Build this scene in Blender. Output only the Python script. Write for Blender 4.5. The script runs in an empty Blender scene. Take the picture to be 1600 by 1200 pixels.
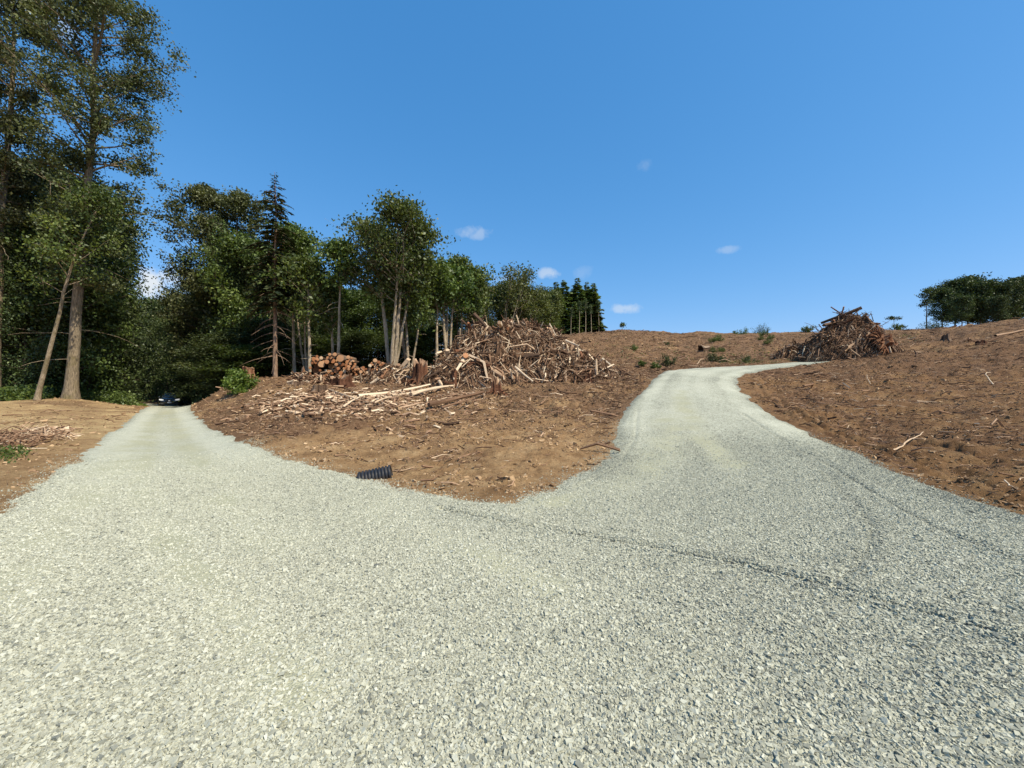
import bpy, math, random
import numpy as np
from mathutils import Vector, Matrix
R = math.radians
rng = np.random.default_rng(7)
random.seed(7)
sc = bpy.context.scene
col = sc.collection

# ---------------------------------------------------------------- camera
F, CX, HY, EYE = 622.0, 800.0, 608.0, 1.6       # focal length and horizon of the 1600 px photograph
cam = bpy.data.cameras.new('camera'); camo = bpy.data.objects.new('camera', cam); col.objects.link(camo)
cam.sensor_width = 36; cam.lens = 36 * F / 1600; cam.shift_y = 0.005
cam.clip_start = 0.05; cam.clip_end = 6000
camo.location = (0, 0, EYE); camo.rotation_euler = (R(90), 0, 0)
sc.camera = camo
sc.view_settings.view_transform = 'Standard'; sc.view_settings.look = 'None'
sc.view_settings.exposure = 0.35; sc.view_settings.gamma = 1
sc.cycles.max_bounces = 5; sc.cycles.diffuse_bounces = 3; sc.cycles.transmission_bounces = 3
sc.cycles.use_denoising = True

# ---------------------------------------------------------------- light
SUN_EL = R(52)
SDIR = Vector((0.82, -0.57, 0)).normalized() * math.cos(SUN_EL) + Vector((0, 0, math.sin(SUN_EL)))
ld = bpy.data.lights.new('sun', 'SUN'); ld.energy = 4.9; ld.angle = R(0.5); ld.color = (1, .91, .74)
lo = bpy.data.objects.new('sun', ld); col.objects.link(lo)
lo.rotation_euler = (-SDIR).to_track_quat('-Z', 'Y').to_euler()

def ND(nt, t, **k):
    n = nt.nodes.new(t)
    for a, b in k.items(): setattr(n, a, b)
    return n
def mth(nt, op, a, b=None, c=None, clamp=False):
    n = nt.nodes.new('ShaderNodeMath'); n.operation = op; n.use_clamp = clamp
    for i, v in enumerate((a, b, c)):
        if v is None: continue
        if isinstance(v, (int, float)): n.inputs[i].default_value = v
        else: nt.links.new(v, n.inputs[i])
    return n.outputs[0]

w = bpy.data.worlds.new('World'); sc.world = w; w.use_nodes = True
nt = w.node_tree; nt.nodes.clear()
sky = ND(nt, 'ShaderNodeTexSky', sky_type='NISHITA', sun_disc=False)
sky.sun_elevation = SUN_EL; sky.sun_rotation = math.atan2(SDIR.x, SDIR.y)
sky.altitude = 300; sky.air_density = 1.0; sky.dust_density = 0.35; sky.ozone_density = 1.6
hs = ND(nt, 'ShaderNodeHueSaturation'); hs.inputs['Saturation'].default_value = 1.12; hs.inputs['Value'].default_value = 1.0
nt.links.new(sky.outputs[0], hs.inputs['Color'])
# a clear deep azure summer sky: each channel of the sky model graded as a whole
sp = ND(nt, 'ShaderNodeSeparateColor'); nt.links.new(hs.outputs[0], sp.inputs[0]); cb = ND(nt, 'ShaderNodeCombineColor')
for i_, (g_, a_) in enumerate(((.98, .567), (.60, 1.224), (.50, 2.055))):
    nt.links.new(mth(nt, 'MULTIPLY', mth(nt, 'POWER', sp.outputs[i_], g_), a_), cb.inputs[i_])
skyc = cb.outputs[0]
tc = ND(nt, 'ShaderNodeTexCoord'); V = tc.outputs['Generated']
def vdot(v, vec):
    n = ND(nt, 'ShaderNodeVectorMath', operation='DOT_PRODUCT'); nt.links.new(v, n.inputs[0]); n.inputs[1].default_value = vec
    return n.outputs['Value']
nz = ND(nt, 'ShaderNodeTexNoise'); nz.inputs['Scale'].default_value = 26; nz.inputs['Detail'].default_value = 8
nz.inputs['Roughness'].default_value = .62
nt.links.new(V, nz.inputs['Vector'])
nzo = mth(nt, 'SUBTRACT', nz.outputs['Fac'], .5)
tot = None
CLOUDS = [(252, 447, 44, 24, 1.0), (740, 363, 27, 8, .32), (858, 428, 16, 7, .5), (908, 425, 14, 8, .12), (977, 482, 23, 6, .45),
          (1139, 389, 17, 5, .24), (1007, 257, 10, 8, .11), (62, 8, 50, 30, .45), (690, 470, 30, 8, .2), (800, 437, 30, 6, .25)]
for (px, py, sx, sy, op) in CLOUDS:
    c = Vector(((px - CX) / F, 1, (HY - py) / F)); L = c.length; c.normalize()
    rt = Vector((c.y, -c.x, 0)).normalized(); up = rt.cross(c)
    kx = F * (1 / L) ** 2 ; a, b = sx * 1.35 / F / (L ** 1.6), sy * 1.35 / F / L
    u = mth(nt, 'POWER', mth(nt, 'ABSOLUTE', mth(nt, 'DIVIDE', vdot(V, rt), a)), 2)
    v = mth(nt, 'POWER', mth(nt, 'ABSOLUTE', mth(nt, 'DIVIDE', vdot(V, up), b)), 2)
    m = mth(nt, 'SUBTRACT', 1.0, mth(nt, 'ADD', u, v))
    m = mth(nt, 'MULTIPLY_ADD', nzo, 4.5, m)
    m = mth(nt, 'MULTIPLY', m, 1.0, clamp=True)
    m = mth(nt, 'MULTIPLY', m, mth(nt, 'MULTIPLY', mth(nt, 'GREATER_THAN', vdot(V, c), .9), op))
    m = mth(nt, 'MULTIPLY', m, mth(nt, 'SUBTRACT', 1.0, mth(nt, 'MULTIPLY', mth(nt, 'ADD', u, v), .25), clamp=True))
    tot = m if tot is None else mth(nt, 'MAXIMUM', tot, m)
mx = ND(nt, 'ShaderNodeMix', data_type='RGBA'); nt.links.new(tot, mx.inputs[0]); nt.links.new(skyc, mx.inputs[6])
mx.inputs[7].default_value = (4.1, 4.4, 4.7, 1)
bg = ND(nt, 'ShaderNodeBackground'); bg.inputs['Strength'].default_value = 0.15
nt.links.new(mx.outputs[2], bg.inputs['Color'])
nt.links.new(bg.outputs[0], ND(nt, 'ShaderNodeOutputWorld').inputs['Surface'])

# ---------------------------------------------------------------- helpers
def P(px, py, d): return ((px - CX) / F * d, d, EYE + (HY - py) / F * d)
def tag(o, label=None, cat=None, group=None, kind=None):
    if label: o['label'] = label
    if cat: o['category'] = cat
    if group: o['group'] = group
    if kind: o['kind'] = kind
    return o
def empty(name, loc=(0, 0, 0), rz=0):
    o = bpy.data.objects.new(name, None); o.location = loc; o.rotation_euler = (0, 0, rz); o.empty_display_size = .2
    col.objects.link(o); return o
def mesh_np(name, verts, faces, mats=(), parent=None, attrs=None, mat_idx=None, smooth=False):
    """faces: (n,k) int array of one size or list of such arrays"""
    if not isinstance(faces, (list, tuple)): faces = [faces]
    faces = [np.asarray(f, dtype=np.int32) for f in faces if len(f)]
    me = bpy.data.meshes.new(name)
    verts = np.asarray(verts, dtype=np.float32)
    me.vertices.add(len(verts)); me.vertices.foreach_set('co', verts.ravel())
    nl = sum(f.size for f in faces); nf = sum(len(f) for f in faces)
    me.loops.add(nl); me.polygons.add(nf)
    me.loops.foreach_set('vertex_index', np.concatenate([f.ravel() for f in faces]))
    sizes = np.concatenate([np.full(len(f), f.shape[1], dtype=np.int32) for f in faces])
    st = np.zeros(nf, dtype=np.int32); st[1:] = np.cumsum(sizes)[:-1]
    me.polygons.foreach_set('loop_start', st)
    if mat_idx is not None: me.polygons.foreach_set('material_index', np.asarray(mat_idx, dtype=np.int32))
    for m in mats: me.materials.append(m)
    if attrs:
        for k, a in attrs.items():
            at = me.attributes.new(k, 'FLOAT', 'POINT'); at.data.foreach_set('value', np.asarray(a, dtype=np.float32))
    me.update(calc_edges=True)
    me.polygons.foreach_set('use_smooth', np.full(nf, smooth))
    o = bpy.data.objects.new(name, me); col.objects.link(o)
    if parent: o.parent = parent
    return o
def copy_tree(o, parent=None):
    c = o.copy(); col.objects.link(c); c.parent = parent
    for ch in list(o.children): copy_tree(ch, c)
    return c
def sstep(a, b, x):
    t = np.clip((x - a) / (b - a), 0, 1); return t * t * (3 - 2 * t)
_perm = np.random.default_rng(3).random((256, 256)).astype(np.float64)
def vnoise(x, y):
    xi = np.floor(x).astype(int); yi = np.floor(y).astype(int); fx = x - xi; fy = y - yi
    fx = fx * fx * (3 - 2 * fx); fy = fy * fy * (3 - 2 * fy)
    a = _perm[xi & 255, yi & 255]; b = _perm[(xi + 1) & 255, yi & 255]; c = _perm[xi & 255, (yi + 1) & 255]; d = _perm[(xi + 1) & 255, (yi + 1) & 255]
    return (a * (1 - fx) + b * fx) * (1 - fy) + (c * (1 - fx) + d * fx) * fy - .5
def fbm(x, y, s, o=4, g=.5):
    t = 0; a = 1
    for i in range(o):
        t = t + a * vnoise(x / s + i * 17.3, y / s + i * 9.1); s = s / 2.03; a *= g
    return t

# ---------------------------------------------------------------- terrain
LL = [(0, 808, 5.0), (60, 765, 6.4), (110, 728, 8.3), (150, 692, 11.8), (170, 678, 14), (195, 660, 18.5), (213, 645, 25), (225, 637.5, 31), (234, 634.5, 38), (228, 634, 45), (205, 634, 52), (165, 632, 60), (100, 630, 68)]
LR = [(740, 784, 5.65), (650, 766, 6.3), (570, 748, 7.1), (500, 731, 8.1), (430, 712, 9.6), (370, 690, 12.1), (335, 672, 15.5), (310, 655, 20.5), (299, 642, 28), (297, 635.5, 36), (294, 634, 43), (280, 633, 51), (240, 631, 60), (165, 629.5, 68), (100, 628.5, 76)]
RL = [(800, 785, 5.6), (870, 760, 6.5), (920, 735, 7.8), (948, 715, 8.9), (960, 695, 10.2), (967, 675, 12), (973, 652, 14.3), (990, 625, 18), (1013, 602, 22), (1022, 590, 25), (1040, 580, 28.5), (1120, 574, 33), (1200, 569.5, 37), (1275, 565.5, 42)]
RR = [(1600, 808, 5.0), (1520, 785, 5.7), (1450, 760, 6.6), (1400, 738, 7.4), (1350, 715, 8.6), (1300, 695, 9.9), (1250, 673, 11.6), (1205, 648, 14), (1170, 622, 17.5), (1152, 602, 21), (1150, 592, 24), (1165, 584, 27), (1200, 577, 31), (1275, 567, 36)]
CP = [P(*p) for p in LL + LR + RL + RR]
CP += [(x, y, 0) for x, y in ((0, 0), (-3, 2), (3, 2), (0, 4), (-8, -2), (-14, -12), (0, -12), (14, -12), (5, 4), (-30, -30), (30, -30), (9, 2), (0, -40))]
CP += [(14, 1, .5), (25, -6, 1.2), (50, -20, 2), (-16, 3, .15), (-30, 0, .2), (-60, 0, .5), (60, 10, 6), (90, 40, 12), (48, 62, 8.5), (45, 50, 6.2), (38, 46, 5.4)]
CP += [P(*p) for p in [
    # soil between the two roads
    (780, 765, 6.1), (700, 720, 8.4), (850, 700, 9.5), (900, 650, 15), (780, 650, 15.5), (640, 680, 11.5), (640, 640, 16.5), (520, 690, 11),
    (430, 670, 12.2), (450, 640, 16), (560, 620, 21), (700, 622, 20), (380, 655, 15.5), (400, 625, 20), (345, 640, 22), (330, 620, 31.5), (362, 600, 32), (400, 612, 24), (520, 600, 27), (420, 591, 33),
    (620, 596, 28), (700, 598, 27), (820, 594, 27), (930, 596, 25), (960, 588, 28), (1000, 584, 30), (940, 575, 36), (1000, 573, 38), (600, 588, 38), (520, 588, 38), (700, 572, 42), (800, 553, 52),
    (900, 545, 62), (1000, 552, 58), (1100, 558, 55), (1200, 558, 52), (1050, 535, 85), (1200, 536, 82), (950, 521, 118), (1000, 519, 120), (1100, 521, 120), (1250, 521, 118), (1350, 524, 112), (1450, 524, 108), (1600, 520, 105), (1750, 515, 100),
    (860, 528, 118), (700, 555, 90), (500, 575, 80), (330, 612, 60), (200, 615, 85), (0, 618, 70), (600, 560, 150), (100, 600, 150), (1000, 545, 170), (1300, 545, 165), (1600, 545, 160),
    # right bank
    (1500, 740, 7.9), (1600, 745, 7.3), (1600, 700, 9.4), (1450, 700, 9.9), (1350, 670, 12.8), (1600, 650, 13.5), (1450, 640, 16), (1300, 640, 16), (1230, 610, 21), (1200, 592, 26), (1320, 600, 24), (1450, 595, 24), (1600, 600, 22),
    (1600, 555, 30), (1500, 560, 31), (1400, 568, 31), (1300, 572, 32), (1350, 556, 38), (1420, 542, 44), (1500, 531, 44), (1600, 517, 42), (1750, 500, 38), (1800, 600, 20), (1900, 700, 9), (1300, 558, 45), (1230, 562, 44),
    # left field
    (0, 740, 7.6), (80, 690, 11.2), (0, 690, 11), (100, 660, 17), (0, 650, 20), (150, 640, 26), (110, 623, 30), (0, 628, 33), (200, 634, 34), (-200, 700, 9), (-300, 640, 20), (60, 625, 40), (-150, 620, 45)]]
CP = np.array(CP, dtype=float)
def _tps(xy, q):
    r2 = ((xy[:, None, :] - q[None]) ** 2).sum(-1); return np.where(r2 > 1e-12, .5 * r2 * np.log(r2 + 1e-12), 0)
_n = len(CP); _A = np.zeros((_n + 3, _n + 3)); S_ = 10.0; _q = CP[:, :2] / S_
# warp radially so that near points get finer control than far ones
def _warp(xy):
    r = np.linalg.norm(xy, axis=-1, keepdims=True); return xy / np.maximum(r, 1e-6) * np.log1p(r / 6.0) * 2
_q = _warp(CP[:, :2])
_A[:_n, :_n] = _tps(_q, _q) + np.eye(_n) * 0.004
_A[:_n, _n] = 1; _A[:_n, _n + 1:] = _q; _A[_n, :_n] = 1; _A[_n + 1:, :_n] = _q.T
_sl = np.linalg.solve(_A, np.concatenate([CP[:, 2], [0, 0, 0]]))
def Hbase(x, y):
    x = np.atleast_1d(np.asarray(x, float)); y = np.atleast_1d(np.asarray(y, float)); sh = x.shape
    xy = np.stack([x.ravel(), y.ravel()], 1); out = np.empty(len(xy))
    for i in range(0, len(xy), 40000):
        q = _warp(xy[i:i + 40000]); out[i:i + 40000] = _tps(q, _q) @ _sl[:_n] + _sl[_n] + q @ _sl[_n + 1:]
    r = np.linalg.norm(xy, axis=1); wgt = sstep(135, 280, r)
    bk = sstep(-15, -45, xy[:, 1])
    out = out * (1 - wgt) + 2.0 * wgt
    return (out * (1 - bk)).reshape(sh)
def W(p): q = P(*p); return (q[0], q[1])
POLY = np.array([(-14, -60), (-9, -6), (-8.2, 1)] + [W(p) for p in LL] + [(-110, 80), (-110, 92)] + [W(p) for p in LR[::-1]] + [W(p) for p in RL]
                + [(36.5, 44.5), (35, 40)] + [W(p) for p in RR[::-1]] + [(9, 3.2), (16, -2), (26, -60)])
def seg_dist(x, y, pts, closed=False):
    d = np.full(x.shape, 1e9); n = len(pts)
    for i in range(n if closed else n - 1):
        ax, ay = pts[i]; bx, by = pts[(i + 1) % n]; dx, dy = bx - ax, by - ay
        t = np.clip(((x - ax) * dx + (y - ay) * dy) / (dx * dx + dy * dy + 1e-12), 0, 1)
        d = np.minimum(d, np.hypot(x - ax - t * dx, y - ay - t * dy))
    return d
def road_sd(x, y):
    ins = np.zeros(x.shape, bool); n = len(POLY)
    for i in range(n):
        ax, ay = POLY[i]; bx, by = POLY[(i + 1) % n]
        if ay == by: continue
        ins ^= ((ay > y) != (by > y)) & (x < (bx - ax) * (y - ay) / (by - ay) + ax)
    d = seg_dist(x, y, POLY, True)
    return np.where(ins, d, -d) + .20 * fbm(x, y, .9, 3) + .10 * fbm(x, y, .2, 3)
def flat(px, py): d = EYE * F / (py - HY); return ((px - CX) / F * d, d)
GROOVE = [[flat(*p) for p in ((690, 800), (850, 833), (1000, 858), (1150, 886), (1300, 925), (1430, 962), (1600, 1012), (1750, 1060))],
          [flat(*p) for p in ((1225, 715), (1290, 750), (1340, 795), (1364, 832), (1352, 880), (1300, 925))],
          [flat(*p) for p in ((1160, 680), (1290, 735), (1390, 790), (1460, 830), (1600, 888))],
          [flat(*p) for p in ((996, 672), (992, 700), (970, 728), (900, 765), (800, 800))]]
GDEP = [.05, .012, .022, .012]
FINES = [([flat(*p) for p in ((590, 790), (700, 850), (840, 925))], .32), ([flat(*p) for p in ((-60, 960), (60, 860), (150, 770), (205, 700), (240, 660), (262, 642))], .38),
         ([flat(*p) for p in ((420, 850), (340, 760), (290, 690), (268, 650), (262, 642))], .34), ([flat(*p) for p in ((480, 1100), (300, 900), (215, 760), (235, 680))], .22),
         ([flat(*p) for p in ((1180, 760), (1090, 700), (1060, 660))], .35), ([flat(*p) for p in ((830, 800), (960, 770), (1040, 720), (1050, 680))], .5)]
def groove_z(x, y):
    z = np.zeros(x.shape)
    for g, dp in zip(GROOVE, GDEP):
        d = seg_dist(x, y, g) + .02 * fbm(x, y, .3, 2)
        z = z - dp * np.exp(-(d / .032) ** 2) + dp * .6 * np.exp(-((d - .12) / .06) ** 2)
    return z
def fines(x, y):
    f = np.zeros(x.shape)
    for g, wd in FINES:
        d = seg_dist(x, y, g); f = np.maximum(f, np.exp(-(d / wd) ** 2))
    return np.clip(f * (.75 + 1.2 * fbm(x, y, .7, 4)), 0, 1)
def cool(x, y, sd):      # looser, greyer stone along the right road's edges
    return sstep(1.5, .2, sd) * sstep(-1, 2.5, x + .05 * y) * (.6 + 1.2 * fbm(x, y, 1.2, 3)) + .5 * sstep(-.05, .3, fbm(x + 9, y, 2.3, 3)) * sstep(0, 3, x)
def lane(x, y, sd): return sstep(7, 13, np.hypot(x, y)) * np.clip(vnoise(sd * 1.7, .04 * y + 3) * 1.1 + vnoise(sd * 4.1 + 7, .05 * y) * .5, -.5, .5)
ROAD_UP = .045
def road_z(x, y, sd, hb=None):
    hb = Hbase(x, y) if hb is None else hb
    return hb + ROAD_UP * sstep(-.03, .30, sd) - .10 * sstep(.0, -.2, sd) + .022 * fbm(x, y, 1.6, 3) + .012 * fbm(x, y, .35, 2) * sstep(60, 10, np.hypot(x, y)) + groove_z(x, y)
def zones(x, y):
    """debris: how strewn with slash; field: smooth tan field left; wood: forest floor"""
    r = np.hypot(x, y); a = np.degrees(np.arctan2(x, y))
    left = sstep(-.5, -3.0, x + .93 * y * 1.0 - .0)            # left of the left road
    fieldm = ((x < -.98 * y + 1.0)).astype(float)
    hill = sstep(30, 42, y) * sstep(-2, 4, x + (y - 30) * .0)
    deb = sstep(11, 17, r) * sstep(-46, -36, a)
    deb = np.maximum(deb, hill); deb = deb * (1 - fieldm)
    right = sstep(14, 20, a) * (1 - hill)
    deb = np.where(x > y * .42, np.maximum(.3 * sstep(8, 20, r), deb * sstep(20, 32, y)), deb)
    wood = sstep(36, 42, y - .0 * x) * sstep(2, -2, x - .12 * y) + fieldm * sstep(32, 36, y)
    return deb, fieldm, np.clip(wood, 0, 1), hill, right
def soil_z(x, y, sd, hb=None):
    hb = Hbase(x, y) if hb is None else hb
    deb, fm, wood, hill, right = zones(x, y)
    out = sstep(-.02, -.9, sd)
    amp = (.55 + 1.0 * deb + .45 * right) * (1 - .72 * fm)
    n1 = fbm(x, y, 1.9, 3); n2 = fbm(x + 40, y - 7, .55, 3); n3 = fbm(x - 11, y + 5, .16, 3)
    lump = np.abs(fbm(x, y, .8, 3)) 
    z = hb + out * amp * (.16 * n1 + .13 * n2 + .055 * n3 - .12 * lump) + hill * (.7 * fbm(x, y, 6, 4, .6) + .35 * np.abs(fbm(x, y, 2.2, 3)))
    z = z + .02 * n3 * sstep(0.1, -.2, sd) 
    # tyre ruts on the right bank, following the road edge
    rut = 0
    for off, dp in ((1.0, .11), (1.5, .08), (2.8, .11)):
        dd = -sd - off
        rut = rut - dp * np.exp(-(dd / .09) ** 2) + .5 * dp * np.exp(-((np.abs(dd) - .22) / .09) ** 2)
    z = z + rut * right * sstep(26, 16, y) * (1 + 1.2 * fbm(x, y, .5, 2))
    return z - .12 * sstep(.05, .35, sd)
RINGS = 0.3 * np.exp(np.arange(0, math.log(3000 / .3), .0108))
ANG = np.concatenate([np.arange(-62, 62, .155), np.arange(62, 110, 1.0), np.arange(110, 250, 3.5), np.arange(250, 298, 1.0)])
ANG = np.radians(ANG)
RR_, AA_ = np.meshgrid(RINGS, ANG, indexing='ij')
GX, GY = RR_ * np.sin(AA_), RR_ * np.cos(AA_)
HB = Hbase(GX, GY); SD = road_sd(GX, GY)
nr, na = GX.shape
idx = np.arange(nr * na).reshape(nr, na)
nx_ = np.roll(idx, -1, axis=1)
Q = np.stack([idx[:-1], idx[1:], nx_[1:], nx_[:-1]], -1).reshape(-1, 4)[:, ::-1]
SZ = soil_z(GX, GY, SD, HB)
DEB, FM, WOOD, HILLM, RIGHTM = zones(GX, GY)
DEB = np.clip(DEB * (1.05 + 1.5 * fbm(GX, GY, 2.6, 4)) + (1 - FM) * sstep(.06, .3, fbm(GX + 31, GY, 1.5, 4)) * .5 * sstep(.2, 1.2, -SD) + .25 * HILLM, 0, 1)
DEB = np.maximum(DEB, FM * .75 * sstep(22, 27, GY) * sstep(-.1, .25, fbm(GX, GY, 2.2, 4)))
FM = FM * (1 - .8 * sstep(12.5, 9.5, GY - 3 * fbm(GX, GY, 3, 3)))

# ---------------------------------------------------------------- materials
def mat(name):
    m = bpy.data.materials.new(name); m.use_nodes = True; n = m.node_tree; n.nodes.clear()
    out = ND(n, 'ShaderNodeOutputMaterial'); b = ND(n, 'ShaderNodeBsdfPrincipled'); n.links.new(b.outputs[0], out.inputs[0])
    b.inputs['Specular IOR Level'].default_value = .25; b.inputs['Roughness'].default_value = .85
    return m, n, b
def noise(n, scale, detail=6, rough=.55, vec=None, dist=0):
    t = ND(n, 'ShaderNodeTexNoise'); t.inputs['Scale'].default_value = scale; t.inputs['Detail'].default_value = detail; t.inputs['Roughness'].default_value = rough
    t.inputs['Distortion'].default_value = dist
    if vec is not None: n.links.new(vec, t.inputs['Vector'])
    return t.outputs['Fac']
def ramp(n, fac, stops, interp='LINEAR'):
    r = ND(n, 'ShaderNodeValToRGB'); e = r.color_ramp.elements; r.color_ramp.interpolation = interp
    while len(e) < len(stops): e.new(.5)
    for i, (p, c) in enumerate(stops):
        e[i].position = p; e[i].color = (*c, 1) if len(c) == 3 else c
    n.links.new(fac, r.inputs[0]); return r.outputs[0]
def mix(n, fac, a, b, mode='MIX'):
    m = ND(n, 'ShaderNodeMix', data_type='RGBA', blend_type=mode)
    for s, v in ((0, fac), (6, a), (7, b)):
        if isinstance(v, (int, float)): m.inputs[s].default_value = v
        elif isinstance(v, tuple): m.inputs[s].default_value = (*v, 1)
        else: n.links.new(v, m.inputs[s])
    return m.outputs[2]
def attr(n, name): a = ND(n, 'ShaderNodeAttribute', attribute_name=name); return a.outputs['Fac']
def bump(n, b, h, strength=.6, dist=.05):
    u = ND(n, 'ShaderNodeBump'); u.inputs['Strength'].default_value = strength; u.inputs['Distance'].default_value = dist
    n.links.new(h, u.inputs['Height']); n.links.new(u.outputs[0], b.inputs['Normal'])
def objvec(n): return ND(n, 'ShaderNodeTexCoord').outputs['Object']

def soil_material():
    m, n, b = mat('soil'); v = objvec(n)
    big = noise(n, .25, 6, .6, v); mid = noise(n, 1.4, 8, .65, v); fine = noise(n, 13, 10, .8, v, .6); grit = noise(n, 60, 6, .7, v)
    base = ramp(n, mid, [(0.300, (0.219, 0.123, 0.056)), (0.480, (0.365, 0.222, 0.105)), (0.620, (0.455, 0.295, 0.147)), (0.800, (0.546, 0.389, 0.223))])
    fieldc = ramp(n, mix(n, .5, mid, big), [(0.400, (0.315, 0.197, 0.101)), (0.500, (0.455, 0.309, 0.150)), (0.600, (0.595, 0.430, 0.216))])
    rightc = ramp(n, mid, [(0.300, (0.132, 0.068, 0.030)), (0.500, (0.236, 0.132, 0.059)), (0.700, (0.332, 0.210, 0.101))])
    debc = ramp(n, fine, [(0.300, (0.038, 0.019, 0.011)), (0.450, (0.125, 0.067, 0.037)), (0.580, (0.207, 0.124, 0.072)), (0.720, (0.338, 0.236, 0.145))])
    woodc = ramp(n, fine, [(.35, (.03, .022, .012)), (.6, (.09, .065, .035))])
    c = mix(n, attr(n, 'right'), base, rightc)
    c = mix(n, attr(n, 'field'), c, fieldc)
    c = mix(n, mth(n, 'MULTIPLY', attr(n, 'debris'), .82), c, debc)
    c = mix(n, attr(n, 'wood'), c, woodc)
    f2 = ramp(n, fine, [(.36, (.36, .32, .28)), (.49, (.92, .92, .92)), (.7, (1.0, 1.0, 1.0))])
    c = mix(n, .8, c, f2, 'MULTIPLY')
    g2 = ramp(n, grit, [(.32, (.62, .6, .58)), (.5, (1, 1, 1)), (.74, (1, 1, 1))])
    c = mix(n, .6, c, g2, 'MULTIPLY')
    n.links.new(c, b.inputs['Base Color']); b.inputs['Roughness'].default_value = .95; b.inputs['Specular IOR Level'].default_value = .1
    h = mth(n, 'ADD', mth(n, 'MULTIPLY', fine, 1.0), mth(n, 'MULTIPLY', grit, .25))
    bump(n, b, h, .9, .09)
    return m
def stone_color(n, rnd):
    return ramp(n, rnd, [(0.000, (0.079, 0.084, 0.080)), (0.200, (0.183, 0.188, 0.156)), (0.420, (0.304, 0.301, 0.232)), (0.700, (0.424, 0.418, 0.320)), (1.000, (0.536, 0.530, 0.423))])
def gravel_material():
    m, n, b = mat('gravel'); v = objvec(n)
    vo = ND(n, 'ShaderNodeTexVoronoi'); vo.inputs['Scale'].default_value = 60; n.links.new(v, vo.inputs['Vector'])
    vo2 = ND(n, 'ShaderNodeTexVoronoi'); vo2.inputs['Scale'].default_value = 17; n.links.new(v, vo2.inputs['Vector'])
    rnd = ND(n, 'ShaderNodeSeparateColor'); n.links.new(vo.outputs['Color'], rnd.inputs[0])
    rnd2 = ND(n, 'ShaderNodeSeparateColor'); n.links.new(vo2.outputs['Color'], rnd2.inputs[0])
    r_ = mth(n, 'MULTIPLY_ADD', rnd.outputs[0], .65, mth(n, 'MULTIPLY', rnd2.outputs[0], .35))
    r_ = mth(n, 'SUBTRACT', mth(n, 'ADD', r_, .20), mth(n, 'MULTIPLY', attr(n, 'cool'), .25)); r_ = mth(n, 'MULTIPLY_ADD', attr(n, 'lane'), .5, r_)
    c = stone_color(n, r_)
    fc = ramp(n, noise(n, 9, 8, .7, v), [(0.300, (0.333, 0.323, 0.214)), (0.700, (0.450, 0.433, 0.288))])
    c = mix(n, mth(n, 'MULTIPLY', attr(n, 'fines'), .75), c, fc)
    pn = ramp(n, noise(n, .35, 7, .6, v), [(.35, (.90, .91, .89)), (.65, (1.0, 1.0, .98))])
    c = mix(n, 1.0, c, pn, 'MULTIPLY')
    n.links.new(c, b.inputs['Base Color']); b.inputs['Roughness'].default_value = .9; b.inputs['Specular IOR Level'].default_value = .15
    bump(n, b, mth(n, 'ADD', mth(n, 'MULTIPLY', vo.outputs['Distance'], -1), mth(n, 'MULTIPLY', rnd.outputs[1], .8)), .7, .012)
    return m
def tint_material(name, stops, rough=.85, nscale=30, bmp=.4, spec=.15, attrn='tint', dist=.02):
    m, n, b = mat(name); v = objvec(n)
    f = noise(n, nscale, 5, .6, v)
    t = mth(n, 'ADD', attr(n, attrn), mth(n, 'MULTIPLY', mth(n, 'SUBTRACT', f, .5), .5), clamp=True)
    n.links.new(ramp(n, t, stops), b.inputs['Base Color']); b.inputs['Roughness'].default_value = rough; b.inputs['Specular IOR Level'].default_value = spec
    bump(n, b, f, bmp, dist); return m
def bark_material(name, stops, moss=(.10, .10, .05)):
    m, n, b = mat(name); v = objvec(n)
    mp = ND(n, 'ShaderNodeMapping'); mp.inputs['Scale'].default_value = (9, 9, 1.6); n.links.new(v, mp.inputs['Vector'])
    f = noise(n, 1.6, 9, .7, mp.outputs[0], .4); f2 = noise(n, .9, 5, .6, v)
    t = mth(n, 'ADD', attr(n, 'tint'), mth(n, 'MULTIPLY', mth(n, 'SUBTRACT', f, .5), 2.4), clamp=True)
    c = mix(n, ramp(n, f2, [(.5, (0, 0, 0)), (.62, (.7, .7, .7))]), ramp(n, t, stops), moss)
    n.links.new(c, b.inputs['Base Color']); b.inputs['Roughness'].default_value = .95; b.inputs['Specular IOR Level'].default_value = .1
    bump(n, b, f, 1.0, .09); return m
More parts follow.
